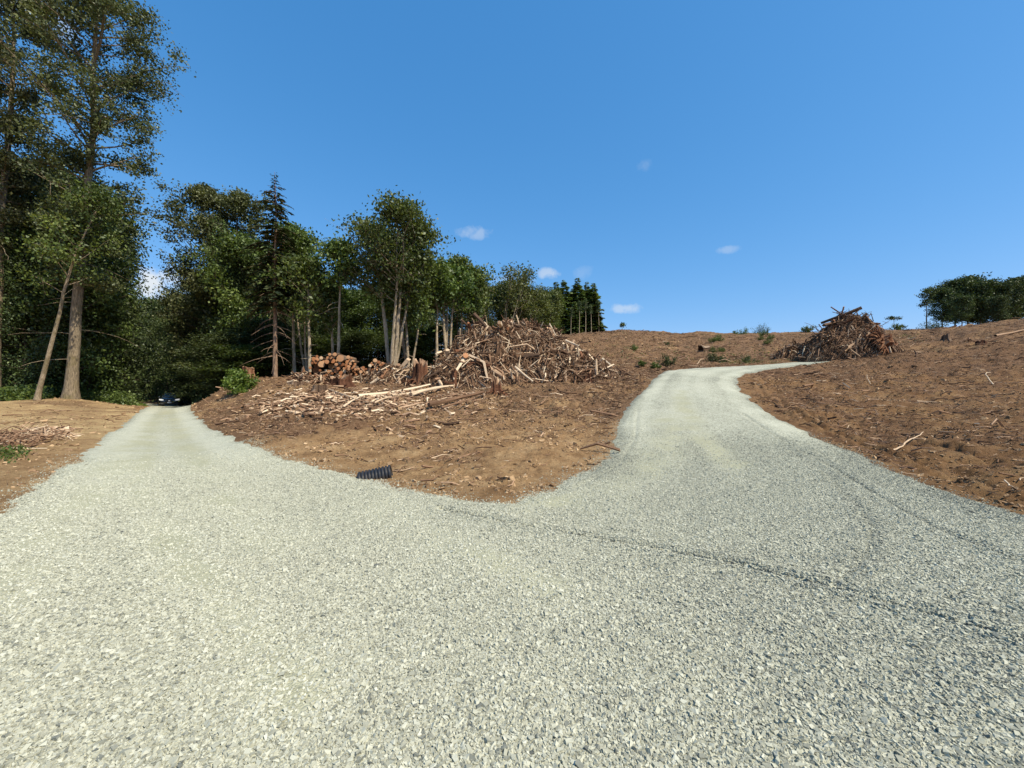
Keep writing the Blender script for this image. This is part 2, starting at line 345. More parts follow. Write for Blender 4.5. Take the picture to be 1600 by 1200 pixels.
def leaf_material(name, stops, trans=.35):
    m = bpy.data.materials.new(name); m.use_nodes = True; n = m.node_tree; n.nodes.clear()
    out = ND(n, 'ShaderNodeOutputMaterial')
    c = ramp(n, attr(n, 'tint'), stops)
    oi = ND(n, 'ShaderNodeObjectInfo')
    hsv = ND(n, 'ShaderNodeHueSaturation'); n.links.new(c, hsv.inputs['Color'])
    n.links.new(mth(n, 'MULTIPLY_ADD', oi.outputs['Random'], .03, .485), hsv.inputs['Hue'])
    n.links.new(mth(n, 'MULTIPLY_ADD', oi.outputs['Random'], .35, .85), hsv.inputs['Value'])
    c = hsv.outputs[0]
    d = ND(n, 'ShaderNodeBsdfDiffuse'); t = ND(n, 'ShaderNodeBsdfTranslucent'); g = ND(n, 'ShaderNodeBsdfGlossy'); g.inputs['Roughness'].default_value = .5
    g.inputs['Color'].default_value = (.8, .85, .8, 1)
    n.links.new(c, d.inputs[0]); n.links.new(mix(n, 1.0, c, (1.2, 1.25, .45), 'MULTIPLY'), t.inputs[0])
    a = ND(n, 'ShaderNodeMixShader'); a.inputs[0].default_value = trans; n.links.new(d.outputs[0], a.inputs[1]); n.links.new(t.outputs[0], a.inputs[2])
    e = ND(n, 'ShaderNodeMixShader'); e.inputs[0].default_value = .03; n.links.new(a.outputs[0], e.inputs[1]); n.links.new(g.outputs[0], e.inputs[2])
    n.links.new(e.outputs[0], out.inputs[0]); return m
def plain(name, c, rough=.5, metal=0, spec=.5, coat=0):
    m, n, b = mat(name); b.inputs['Base Color'].default_value = (*c, 1); b.inputs['Roughness'].default_value = rough; b.inputs['Metallic'].default_value = metal
    b.inputs['Specular IOR Level'].default_value = spec; b.inputs['Coat Weight'].default_value = coat
    f = noise(n, 14, 4, .5, objvec(n)); n.links.new(mth(n, 'MULTIPLY_ADD', f, .15, rough - .07, clamp=True), b.inputs['Roughness'])
    return m
M = {}
M['needle_pale'] = leaf_material('green_conifer_needles', [(0, (0.062, 0.091, 0.036)), (.5, (0.148, 0.196, 0.076)), (1, (0.263, 0.315, 0.118))], .2)
M['soil'] = soil_material(); M['gravel'] = gravel_material()
ms, n_, b_ = mat('stone'); n_.links.new(stone_color(n_, attr(n_, 'tint')), b_.inputs['Base Color']); bump(n_, b_, noise(n_, 90, 4, .6, objvec(n_)), .3, .01); b_.inputs['Specular IOR Level'].default_value = .2
M['stone'] = ms
M['clod'] = tint_material('soil_clod', [(0, (.14, .085, .044)), (.5, (.32, .205, .11)), (.85, (.50, .34, .19)), (1, (.62, .47, .31))], .95, 40)
M['wood'] = tint_material('dead_wood', [(0, (.05, .028, .017)), (.3, (.15, .085, .048)), (.55, (.30, .18, .107)), (.8, (.50, .355, .225)), (1, (.72, .58, .40))], .85, 25)
M['redwood'] = tint_material('red_rotten_wood', [(0, (.03, .015, .01)), (.4, (.105, .048, .028)), (.75, (.21, .10, .055)), (1, (.36, .21, .115))], .9, 18, .9, .05, 'tint', .06)
M['cutend'] = tint_material('fresh_cut_wood', [(0, (.22, .085, .035)), (.4, (.40, .17, .075)), (.75, (.52, .29, .15)), (1, (.64, .50, .33))], .8, 22)
M['bark_pale'] = bark_material('pale_bark', [(0, (.10, .08, .055)), (.5, (.30, .235, .155)), (1, (.54, .43, .30))], (.16, .13, .06))
M['bark_dark'] = tint_material('dark_bark', [(0, (.03, .024, .018)), (.5, (.075, .058, .042)), (1, (.15, .12, .09))], .95, 9, .8, .1, 'tint', .05)
M['bark_log'] = tint_material('log_bark', [(0, (.05, .03, .02)), (.5, (.15, .095, .06)), (.8, (.28, .20, .135)), (1, (.45, .36, .26))], .9, 14, .8, .1, 'tint', .04)
M['bark_fir'] = bark_material('fir_bark', [(0, (.09, .055, .036)), (.5, (.25, .16, .105)), (1, (.40, .29, .20))], (.18, .12, .08))
M['leaf_cotton'] = leaf_material('cottonwood_leaf', [(0, (0.029, 0.037, 0.013)), (.45, (0.069, 0.081, 0.027)), (.8, (0.137, 0.148, 0.055)), (1, (0.294, 0.314, 0.179))], .25)
M['leaf_green'] = leaf_material('maple_leaf', [(0, (0.032, 0.049, 0.013)), (.5, (0.081, 0.115, 0.026)), (.85, (0.159, 0.201, 0.044)), (1, (0.244, 0.275, 0.072))], .3)
M['leaf_dark'] = leaf_material('dark_leaf', [(0, (0.019, 0.030, 0.011)), (.5, (0.048, 0.067, 0.021)), (.85, (0.095, 0.125, 0.036)), (1, (0.163, 0.186, 0.058))], .22)
M['leaf_olive'] = leaf_material('alder_leaf', [(0, (0.038, 0.049, 0.014)), (.5, (0.095, 0.114, 0.030)), (.85, (0.160, 0.175, 0.050)), (1, (0.230, 0.238, 0.080))], .3)
M['leaf_bright'] = leaf_material('bright_shrub_leaf', [(0, (.04, .07, .013)), (.5, (.12, .18, .03)), (1, (.24, .30, .06))], .4)
M['needle'] = leaf_material('conifer_needles', [(0, (.018, .030, .014)), (.5, (.046, .066, .027)), (1, (.10, .12, .045))], .12)

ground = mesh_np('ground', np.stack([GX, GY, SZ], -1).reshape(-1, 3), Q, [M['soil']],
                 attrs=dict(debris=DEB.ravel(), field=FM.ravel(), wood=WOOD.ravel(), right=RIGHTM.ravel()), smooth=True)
tag(ground, kind='structure')
keep = (SD.ravel() > -.22) & (np.hypot(GX, GY).ravel() < 140)
RZ = road_z(GX, GY, SD, HB)
qk = Q[keep[Q].all(1)]
used, inv = np.unique(qk, return_inverse=True)
road = mesh_np('gravel_road', np.stack([GX, GY, RZ], -1).reshape(-1, 3)[used], inv.reshape(-1, 4), [M['gravel']],
               attrs=dict(fines=fines(GX.ravel()[used], GY.ravel()[used]), cool=np.clip(cool(GX.ravel()[used], GY.ravel()[used], SD.ravel()[used]), 0, 1), lane=lane(GX.ravel()[used], GY.ravel()[used], SD.ravel()[used])), smooth=True)
tag(road, kind='structure')
def gz(x, y):
    x = np.atleast_1d(np.asarray(x, float)); y = np.atleast_1d(np.asarray(y, float)); sd = road_sd(x, y); return np.where(sd > .15, road_z(x, y, sd), soil_z(x, y, sd))
def gz1(x, y): return float(gz(x, y)[0])

# ---------------------------------------------------------------- scattered small things (nobody could count them)
CUBE = np.array([(-1, -1, -1), (1, -1, -1), (1, 1, -1), (-1, 1, -1), (-1, -1, 1), (1, -1, 1), (1, 1, 1), (-1, 1, 1)], float) * .5
CUBEF = np.array([(0, 3, 2, 1), (4, 5, 6, 7), (0, 1, 5, 4), (1, 2, 6, 5), (2, 3, 7, 6), (3, 0, 4, 7)])
def rot_arrays(n, tilt):
    rz = rng.random(n) * 2 * np.pi; tx = rng.normal(0, tilt, n); ty = rng.normal(0, tilt, n)
    cz, sz = np.cos(rz), np.sin(rz); Rz = np.zeros((n, 3, 3)); Rz[:, 0, 0] = cz; Rz[:, 0, 1] = -sz; Rz[:, 1, 0] = sz; Rz[:, 1, 1] = cz; Rz[:, 2, 2] = 1
    cx, sx = np.cos(tx), np.sin(tx); Rx = np.zeros((n, 3, 3)); Rx[:, 0, 0] = 1; Rx[:, 1, 1] = cx; Rx[:, 1, 2] = -sx; Rx[:, 2, 1] = sx; Rx[:, 2, 2] = cx
    cy, sy = np.cos(ty), np.sin(ty); Ry = np.zeros((n, 3, 3)); Ry[:, 1, 1] = 1; Ry[:, 0, 0] = cy; Ry[:, 0, 2] = sy; Ry[:, 2, 0] = -sy; Ry[:, 2, 2] = cy
    return Rx @ Ry @ Rz
def chunks(name, x, y, z, size, flat_, mats, tint, tilt=.5, jit=.34):
    n = len(x)
    v = CUBE[None] + rng.normal(0, jit * .5, (n, 8, 3))
    v *= (size[:, None] * np.stack([rng.uniform(.8, 1.35, n), rng.uniform(.55, .95, n), rng.uniform(.3, .75, n) * flat_], 1))[:, None, :]
    v = np.einsum('nij,nkj->nki', rot_arrays(n, tilt), v) + np.stack([x, y, z], 1)[:, None, :]
    f = CUBEF[None] + (np.arange(n) * 8)[:, None, None]
    return mesh_np(name, v.reshape(-1, 3), f.reshape(-1, 4), mats, attrs=dict(tint=np.repeat(tint, 8)))
def wedge_pts(n, r0, r1, a0=-58, a1=58, p=1.0):
    """random points, density falling off with distance as r**-p"""
    u = rng.random(n); e = 2 - p
    r = (r0 ** e + u * (r1 ** e - r0 ** e)) ** (1 / e); a = np.radians(rng.uniform(a0, a1, n))
    return r * np.sin(a), r * np.cos(a)
x, y = wedge_pts(1080000, 1.0, 14.5, p=.6)
x2, y2 = wedge_pts(110000, .5, 11, 58, 120, p=.6); x3, y3 = wedge_pts(110000, .5, 11, -120, -58, p=.6)
x, y = np.concatenate([x, x2, x3]), np.concatenate([y, y2, y3])
sd = road_sd(x, y); fn = fines(x, y)
k = (sd > -.05 + .1 * rng.random(len(x)) ** 3) & (rng.random(len(x)) > fn * .82) & (rng.random(len(x)) > sstep(7, 14.5, np.hypot(x, y)) * 1.0)
k |= (sd > -.5) & (sd < 0) & (rng.random(len(x)) < .22 * np.exp(sd * 6))
x, y, sd = x[k], y[k], sd[k]
sz = np.clip(rng.lognormal(math.log(.0094), .38, len(x)), .0055, .023) * np.where(rng.random(len(x)) < .01, 1.4, 1) * np.where(np.abs(np.arctan2(x, y)) > 1.013, 1.5, 1)
zz = np.where(sd > .1, road_z(x, y, sd), np.maximum(road_z(x, y, sd), soil_z(x, y, sd)))
tn = np.clip(rng.beta(3.2, 1.9, len(x)), 0, 1)
tn = tn - .5 * np.exp(-(seg_dist(x, y, GROOVE[0]) / .028) ** 2) - .12 * np.exp(-(seg_dist(x, y, GROOVE[1]) / .16) ** 2) - .35 * np.exp(-(seg_dist(x, y, GROOVE[2]) / .03) ** 2)
tn = np.clip(tn + .25 * fines(x, y) - .22 * cool(x, y, sd) + .32 * lane(x, y, sd), 0, 1)
g = chunks('gravel_stones', x, y, zz + sz * .12, sz, 1.25, [M['stone']], tn, .42)
tag(g, kind='stuff')

x, y = wedge_pts(260000, 4.5, 105, p=1.25)
sd = road_sd(x, y); deb, fm, wood, hill, right = zones(x, y)
k = (sd < -.03) & (rng.random(len(x)) < (.35 + .45 * right + .3 * deb) * (1 - .75 * fm) * (fbm(x, y, 1.3, 3) > -.12) + .04)
x, y, sd = x[k], y[k], sd[k]
sz = np.clip(rng.lognormal(math.log(.022), .6, len(x)), .009, np.where(y < 13, .07, .12)) * (1 + .03 * y) * np.where(x > y * .42, .72, 1)
g = chunks('soil_clods', x, y, soil_z(x, y, sd) + sz * .1, sz, .9, [M['clod']], np.clip(rng.beta(2.4, 2.6, len(x)) - .12 * (x > y * .42) - .16 * deb[k], 0, 1), .4, .42)
tag(g, kind='stuff')

def sticks_mesh(name, p, d, L, r, tint, mats, parent=None, bend=.12, sides=4, mi=None, extra=None):
    """p centre (n,3), d unit direction (n,3): n bent tapering sticks as one mesh"""
    n = len(p); up = np.tile([0, 0, 1.0], (n, 1)); up[np.abs(d[:, 2]) > .9] = [1, 0, 0]
    a = np.cross(d, up); a /= np.linalg.norm(a, axis=1, keepdims=True); b = np.cross(a, d)
    off = (rng.normal(0, bend, (n, 1)) * a + rng.normal(0, bend, (n, 1)) * b) * L[:, None]
    th = np.linspace(0, 2 * np.pi, sides, endpoint=False)
    rings = []
    for t, rs in ((-.5, 1.0), (0.05, .85), (.5, .55)):
        c = p + d * (L * t)[:, None] + (off if t > -.1 and t < .2 else 0)
        rr = (r * rs)[:, None, None]
        rings.append(c[:, None] + rr * (np.cos(th)[None, :, None] * a[:, None] + np.sin(th)[None, :, None] * b[:, None]))
    v = np.stack(rings, 1).reshape(-1, 3)
    f = []
    for k in range(2):
        for s in range(sides): f.append((k * sides + s, k * sides + (s + 1) % sides, (k + 1) * sides + (s + 1) % sides, (k + 1) * sides + s))
    if sides == 4: f += [(3, 2, 1, 0), (8, 9, 10, 11)]
    f = np.array(f)[None] + (np.arange(n) * sides * 3)[:, None, None]
    f = f.reshape(-1, 4); tt = np.repeat(tint, sides * 3)
    if extra is not None:
        ev, ef, et = extra; f = np.concatenate([f, ef + len(v)]); v = np.concatenate([v, ev]); tt = np.concatenate([tt, et])
    return mesh_np(name, v, f, mats, parent, attrs=dict(tint=tt))
def rand_dirs(n, zs=.25):
    a = rng.random(n) * 2 * np.pi; d = np.stack([np.cos(a), np.sin(a), rng.normal(0, zs, n)], 1)
    return d / np.linalg.norm(d, axis=1, keepdims=True)
x, y = wedge_pts(230000, 5.5, 118, p=1.15)
sd = road_sd(x, y); deb, fm, wood, hill, right = zones(x, y)
cl = sstep(-.25, .25, fbm(x, y, 3.5, 3))
k = (sd < -.25) & (rng.random(len(x)) < (deb * (.3 + .7 * cl) + .05 + .35 * sstep(.06, .3, fbm(x + 31, y, 1.5, 4)) + .3 * right[()] * sstep(14, 26, y)) * (1 - .7 * fm) * (1 - wood))
x, y, sd = x[k], y[k], sd[k]; n = len(x)
L = np.clip(rng.lognormal(math.log(.17), .62, n), .05, 1.9) * (.6 + .014 * y)
rr = L * rng.uniform(.02, .06, n) * .8 + .004
g = sticks_mesh('wood_litter', np.stack([x, y, soil_z(x, y, sd) + rr + .02], 1), rand_dirs(n, .16), L, rr, np.clip(rng.beta(1.6, 2.6, n), 0, 1), [M['wood']])
tag(g, kind='stuff')
# ---- litter of pale chips on the bank in front of the log deck
cx_, cy_, _ = P(500, 632, 18.5)
n = 2300; x = rng.normal(cx_ + 1.2, 3.0, n); y = rng.normal(cy_, 2.6, n); sd = road_sd(x, y); k = sd < -1.5; x, y, sd = x[k], y[k], sd[k]; n = len(x)
L = rng.uniform(.08, .6, n)
g = sticks_mesh('wood_chips', np.stack([x, y, soil_z(x, y, sd) + .03], 1), rand_dirs(n, .2), L, L * .09 + .008, np.clip(rng.normal(.58, .24, n), 0, 1), [M['wood']])
tag(g, kind='stuff')

# ---------------------------------------------------------------- trees
class Tubes:
    def __init__(s): s.v = []; s.f = []; s.t = []; s.n = 0
    def add(s, pts, rad, sides=6, tint=.5, cap=False):
        pts = np.asarray(pts, float); m = len(pts); rad = np.broadcast_to(np.asarray(rad, float), (m,))
        tg = np.gradient(pts, axis=0); tg /= np.linalg.norm(tg, axis=1, keepdims=True) + 1e-9
        ref = np.array([1.0, 0, 0]) if abs(tg[0, 0]) < .8 else np.array([0, 1.0, 0])
        a = np.cross(tg, ref); a /= np.linalg.norm(a, axis=1, keepdims=True) + 1e-9; b = np.cross(tg, a)
        th = np.linspace(0, 2 * np.pi, sides, endpoint=False)
        v = pts[:, None] + rad[:, None, None] * (np.cos(th)[None, :, None] * a[:, None] + np.sin(th)[None, :, None] * b[:, None])
        i = np.arange(m * sides).reshape(m, sides); j = np.roll(i, -1, 1)
        f = np.stack([i[:-1], j[:-1], j[1:], i[1:]], -1).reshape(-1, 4)
        s.v.append(v.reshape(-1, 3)); s.f.append(f + s.n); s.t.append(np.full(m * sides, tint)); s.n += m * sides
    def build(s, name, m, parent, smooth=True):
        return mesh_np(name, np.concatenate(s.v), np.concatenate(s.f), [m], parent, attrs=dict(tint=np.concatenate(s.t)), smooth=smooth)
def leaves_mesh(name, C, size, m, parent, tintc=None, rg=None, aspect=.62, droop=.3, up=.5):
    rg = rg or rng; n = len(C)
    a = rg.normal(0, 1, (n, 3)); a[:, 2] -= droop; a /= np.linalg.norm(a, axis=1, keepdims=True)
    nn = rg.normal(0, 1, (n, 3)); nn[:, 2] += up; b = np.cross(a, nn); b /= np.linalg.norm(b, axis=1, keepdims=True)
    L = size * rg.uniform(.6, 1.4, n)[:, None]
    v = np.stack([C - a * L * .5, C - a * L * .05 + b * L * aspect * .5, C + a * L * .5, C - a * L * .05 - b * L * aspect * .5], 1).reshape(-1, 3)
    f = np.arange(n * 4).reshape(n, 4)
    t = np.clip((tintc if tintc is not None else .5) + rg.normal(0, .17, n), 0, 1)
    return mesh_np(name, v, f, [m], parent, attrs=dict(tint=np.repeat(t, 4)))
def curve(p0, d0, L, bendz, n, rg, wig=.08):
    pts = [np.array(p0, float)]; d = np.array(d0, float); d /= np.linalg.norm(d)
    for i in range(n):
        d = d + np.array([rg.normal(0, wig), rg.normal(0, wig), bendz / n + rg.normal(0, wig * .6)]); d /= np.linalg.norm(d)
        pts.append(pts[-1] + d * L / n)
    return np.array(pts)
def make_tree(name, label, H, prof, leafm, barkm, seed, nb=46, el=(15, 60), leaf=.22, nleaf=14000, lean=(0, 0), rbase=.35, crown0=.3, stems=1, spread=.12,
              bend=.25, sub=5, sig=.42, group=None, cat='tree', btint=.5, clump=.5, dead=0, skirt=0, gap=.0, droop=.3, sidebias=None, ltint=.5, split=0.0):
    """H height; prof(t) crown radius at height fraction t; stems: number of trunks"""
    rg = np.random.default_rng(seed); root = empty(name); tag(root, label, cat, group)
    tb = Tubes(); clusters = []; tints = []
    per = max(1, nb // stems)
    for s in range(stems):
        sa = rg.random() * 6.28 if stems > 1 else 0; so = spread * H if stems > 1 else 0
        Hs = H * (1 if s == 0 else rg.uniform(.78, .98)); npt = 14
        t = np.linspace(0, 1, npt) ** 1.4
        wob = np.cumsum(rg.normal(0, .006 * H, (npt, 2)), axis=0) * t[:, None]
        off = np.array([math.cos(sa), math.sin(sa)]) * so
        tt = np.clip((t - split) / (1 - split), 0, 1)
        tr = np.stack([lean[0] * t + off[0] * (tt ** .8) + wob[:, 0] + (off[0] * .10 if stems > 1 else 0), lean[1] * t + off[1] * (tt ** .8) + wob[:, 1] + (off[1] * .10 if stems > 1 else 0), Hs * t - .3 * (t == 0)], 1)
        rad = rbase * (1 - t * .93) ** .9 * (1 if stems == 1 else rg.uniform(.5, .75)); rad[0] *= 1.7; rad[1] *= 1.15
        tb.add(tr, rad, 8, btint)
        for i in range(per):
            h = crown0 + (1 - crown0) * ((i + rg.random()) / per) ** .9
            h = min(h, .985)
            az = rg.random() * 6.283 if stems == 1 else sa + rg.normal(0, 1.3)
            r = prof(h) * rg.uniform(.6, 1.15) * (.8 if stems > 1 else 1)
            if sidebias: r *= 1 + sidebias[1] * math.cos(az - sidebias[0])
            if r < .15: continue
            base = np.array([np.interp(h, t, tr[:, 0]), np.interp(h, t, tr[:, 1]), np.interp(h, t, tr[:, 2])])
            e = R(el[0] + (el[1] - el[0]) * h ** 1.5 + rg.normal(0, 8))
            d = np.array([math.cos(az) * math.cos(e), math.sin(az) * math.cos(e), math.sin(e)])
            Lb = r / max(.45, math.cos(e)); Lb = min(Lb, max(H * (1.02 - h) / max(.25, math.sin(max(e, .1))), .6)) if e > .3 else Lb
            br = curve(base, d, Lb, bend * rg.uniform(-.2, 1), 5, rg)
            rb = np.interp(h, t, rad) * .42
            tb.add(br, np.linspace(rb, rb * .2, 6), 5, btint)
            ctint = ltint + rg.normal(0, .10)
            for q in range(sub):
                u = rg.uniform(.3, 1.0); pb = np.array([np.interp(u, np.linspace(0, 1, 6), br[:, c]) for c in range(3)])
                d2 = (br[-1] - br[0]) / Lb * .6 + rg.normal(0, .55, 3); d2[2] += .1
                tw = curve(pb, d2, Lb * rg.uniform(.18, .42) + .2, bend * .3, 3, rg)
                tb.add(tw, np.linspace(rb * .22, rb * .06, 4) + .004, 3, btint)
                if rg.random() < gap: continue
                for z_ in (1, 2, 3):
                    clusters.append(tw[z_]); tints.append(ctint)
            clusters.append(br[-1]); tints.append(ctint); clusters.append(br[-2]); tints.append(ctint)
        for i in range(dead):
            h = rg.uniform(.08, crown0 + .12); az = rg.random() * 6.28
            base = np.array([np.interp(h, t, tr[:, c]) for c in range(3)])
            tb.add(curve(base, (math.cos(az), math.sin(az), rg.uniform(-.3, .3)), rg.uniform(.05, .13) * H, -.5, 5, rg, .12), np.linspace(.03, .008, 6), 4, btint + .15)
    C = np.array(clusters); ti = np.array(tints); m = len(C)
    zm = C[:, 2].max() + sig * .8; k0 = .8 * H
    if zm > H:
        comp = lambda z: np.where(z > k0, k0 + (z - k0) * (.2 * H) / (zm - k0), z)
        C[:, 2] = comp(C[:, 2])
        for v_ in tb.v: v_[:, 2] = comp(v_[:, 2])
    if skirt:                                        # low leafy growth down to the ground
        k = int(skirt); a = rg.random(k) * 6.28; rr = prof(.35) * np.sqrt(rg.random(k)) * 1.0
        C = np.concatenate([C, np.stack([rr * np.cos(a), rr * np.sin(a), rg.random(k) * H * crown0 * 1.1], 1)]); ti = np.concatenate([ti, ltint + rg.normal(0, .12, k)])
        m = len(C)
    wts = rg.gamma(1.2, 1, m); wts /= wts.sum()
    pick = rg.choice(m, nleaf, p=wts)
    pos = C[pick] + np.clip(rg.normal(0, sig, (nleaf, 3)), -2 * sig, 2 * sig) * np.array([1, 1, .72])
    pos[:, 2] = np.maximum(pos[:, 2], .1)
    tb.build('trunk', barkm, root)
    leaves_mesh('crown', pos, leaf, leafm, root, ti[pick], rg, droop=droop)
    return root
def make_conifer(name, label, H, rad, seed, leafm=None, barkm=None, crown0=.1, nw=44, spray=.5, dens=9, sag=.5, rbase=.25, dead=0, group=None, lean=0, fill=1.0, top_r=.0, rough=.25, wq=.22):
    leafm = leafm or M['needle']; barkm = barkm or M['bark_fir']
    rg = np.random.default_rng(seed); root = empty(name); tag(root, label, 'tree', group); tb = Tubes()
    t = np.linspace(0, 1, 12); tr = np.stack([lean * t + np.cumsum(rg.normal(0, .003 * H, 12)) * t, np.cumsum(rg.normal(0, .003 * H, 12)) * t, H * t - .3 * (t == 0)], 1)
    tb.add(tr, rbase * (1 - .96 * t), 8, .6)
    Cs, As, Ls, Ti = [], [], [], []
    for i in range(nw):
        h = crown0 + (1 - crown0) * (i + .5 * rg.random()) / nw
        k = rg.integers(4, 7)
        R0 = (rad * ((1 - h) / (1 - crown0)) ** .75 + .12) * rg.uniform(1 - rough, 1 + rough * .6)
        for j in range(k):
            az = 6.283 * (j + rg.random()) / k; L = R0 * rg.uniform(.6, 1.12)
            if rg.random() > fill: continue
            base = np.array([np.interp(h, t, tr[:, 0]), np.interp(h, t, tr[:, 1]), H * h])
            br = curve(base, (math.cos(az), math.sin(az), .32 * (h ** .5) + rg.normal(0, .08)), L, -sag * (.5 + L / rad), 4, rg, .05)
            if L > .5: tb.add(br, np.linspace(.02 + L * .008, .005, 5), 3, .4)
            ns = max(3, int(dens * L)); bt = rg.normal(0, .1)
            for q in range(ns):
                u = rg.uniform(.12, 1.0); pb = np.array([np.interp(u, np.linspace(0, 1, 5), br[:, c]) for c in range(3)])
                side = (1 if q % 2 else -1) * rg.uniform(.2, 1.1)
                dirv = np.array([math.cos(az + side), math.sin(az + side), -.25 * sag + rg.normal(0, .12)])
                sl = spray * rg.uniform(.5, 1.15) * (1.15 - .6 * u) * min(1, .28 + 1.1 * L / rad)
                Cs.append(pb + dirv * sl * .5); As.append(dirv); Ls.append(sl); Ti.append(.45 + bt + rg.normal(0, .12) + .15 * u)
    for i in range(dead):
        h = rg.uniform(.05, crown0 + .1); az = rg.random() * 6.28
        base = np.array([np.interp(h, t, tr[:, 0]), np.interp(h, t, tr[:, 1]), H * h])
        tb.add(curve(base, (math.cos(az), math.sin(az), -.1), rg.uniform(.4, 1) * rad, -.7, 5, rg, .06), np.linspace(.03, .006, 6), 4, .7)
    C = np.array(Cs); A = np.array(As); A /= np.linalg.norm(A, axis=1, keepdims=True); L = np.array(Ls)[:, None]; n = len(C)
    nn = rg.normal(0, .35, (n, 3)); nn[:, 2] += 1; b = np.cross(A, nn); b /= np.linalg.norm(b, axis=1, keepdims=True)
    nrm = np.cross(b, A)
    v = np.stack([C - A * L * .5, C - A * L * .1 + b * L * wq, C + A * L * .5 - nrm * L * .12, C - A * L * .1 - b * L * wq], 1).reshape(-1, 3)
    tb.build('trunk', barkm, root)
    mesh_np('crown', v, np.arange(n * 4).reshape(n, 4), [leafm], root, attrs=dict(tint=np.repeat(np.clip(Ti, 0, 1), 4)))
    return root
def put(o, px, d, rz=0, s=1.0, sz=None):
    x = (px - CX) / F * d; o.location = (x, d, gz1(x, d) - .1); o.rotation_euler = (0, 0, rz); o.scale = (s, s, sz or s); return o
def hgt(px, d, top):            # the height a tree at px, depth d needs for its top to reach photo row top
    x = (px - CX) / F * d; return EYE + (HY - top) / F * d - gz1(x, d) + .1
def prof_pts(*pts):
    a = np.array(pts); return lambda t: float(np.interp(t, a[:, 0], a[:, 1]))

# two tall cottonwoods at the left
t = make_tree('cottonwood_tree', 'very tall cottonwood with a thick lit trunk and pale flared base beside the tan field', 35, prof_pts((.2, 1.5), (.35, 2.1), (.42, 3.0), (.5, 2.4), (.56, 4.4), (.61, 2.6), (.69, 5.2), (.76, 3.2), (.86, 2.2), (1, 1.0)),
              M['leaf_cotton'], M['bark_pale'], 11, nb=120, el=(5, 55), leaf=.185, nleaf=60000, lean=(2.2, 0), rbase=.36, crown0=.24, sub=6, sig=.34, bend=-.1, dead=14, btint=.35, gap=.25, sidebias=(0, .18))
put(t, 110, 30)
t = make_tree('cottonwood_tree', 'tall cottonwood cut off by the left frame edge, boughs reaching over the field', 37, prof_pts((.25, 2.0), (.5, 2.6), (.75, 3.2), (1, 1.6)),
              M['leaf_cotton'], M['bark_pale'], 12, nb=90, el=(0, 50), leaf=.19, nleaf=50000, lean=(1.0, 0), rbase=.33, crown0=.3, sub=6, sig=.36, bend=-.15, dead=5, btint=.35, gap=.2)
put(t, -10, 31)
t = make_tree('slender_tree', 'thin pale leaning trunk with sparse leaves left of the thick cottonwood trunk', 15, prof_pts((.3, 1.4), (.7, 2.0), (1, .8)),
              M['leaf_green'], M['bark_pale'], 13, nb=24, leaf=.2, nleaf=4500, lean=(3.6, 0), rbase=.15, crown0=.5, sub=4, btint=.55)
put(t, 57, 28)
# dense forest types, then copies
G1 = 'dense trees of the shaded forest'
proto = [
    make_tree('forest_tree', 'x', 20, prof_pts((.0, 3.6), (.3, 4.4), (.6, 4.0), (.85, 2.6), (1, .8)), M['leaf_dark'], M['bark_dark'], 21, nb=80, el=(0, 55), leaf=.26, nleaf=26000, rbase=.25, crown0=.12, sub=6, sig=.6, skirt=60, bend=-.1),
    make_tree('forest_tree', 'x', 20, prof_pts((.0, 3.0), (.3, 4.6), (.6, 4.6), (.85, 3.2), (1, 1.0)), M['leaf_green'], M['bark_dark'], 22, nb=80, el=(5, 60), leaf=.28, nleaf=26000, rbase=.25, crown0=.15, sub=6, sig=.6, skirt=70, ltint=.35),
    make_conifer('evergreen_tree', 'x', 20, 3.9, 23, crown0=.03, nw=42, spray=.75, dens=11, sag=.7),
    make_tree('forest_tree', 'x', 20, prof_pts((.0, 2.6), (.3, 3.6), (.6, 3.8), (.85, 2.8), (1, 1.0)), M['leaf_olive'], M['bark_dark'], 24, nb=70, el=(10, 60), leaf=.25, nleaf=22000, rbase=.22, crown0=.15, sub=6, sig=.55, skirt=60, ltint=.35)]
TYPES = {0: 'dark leafy', 1: 'mid green leafy', 2: 'drooping dark evergreen', 3: 'olive leafy'}
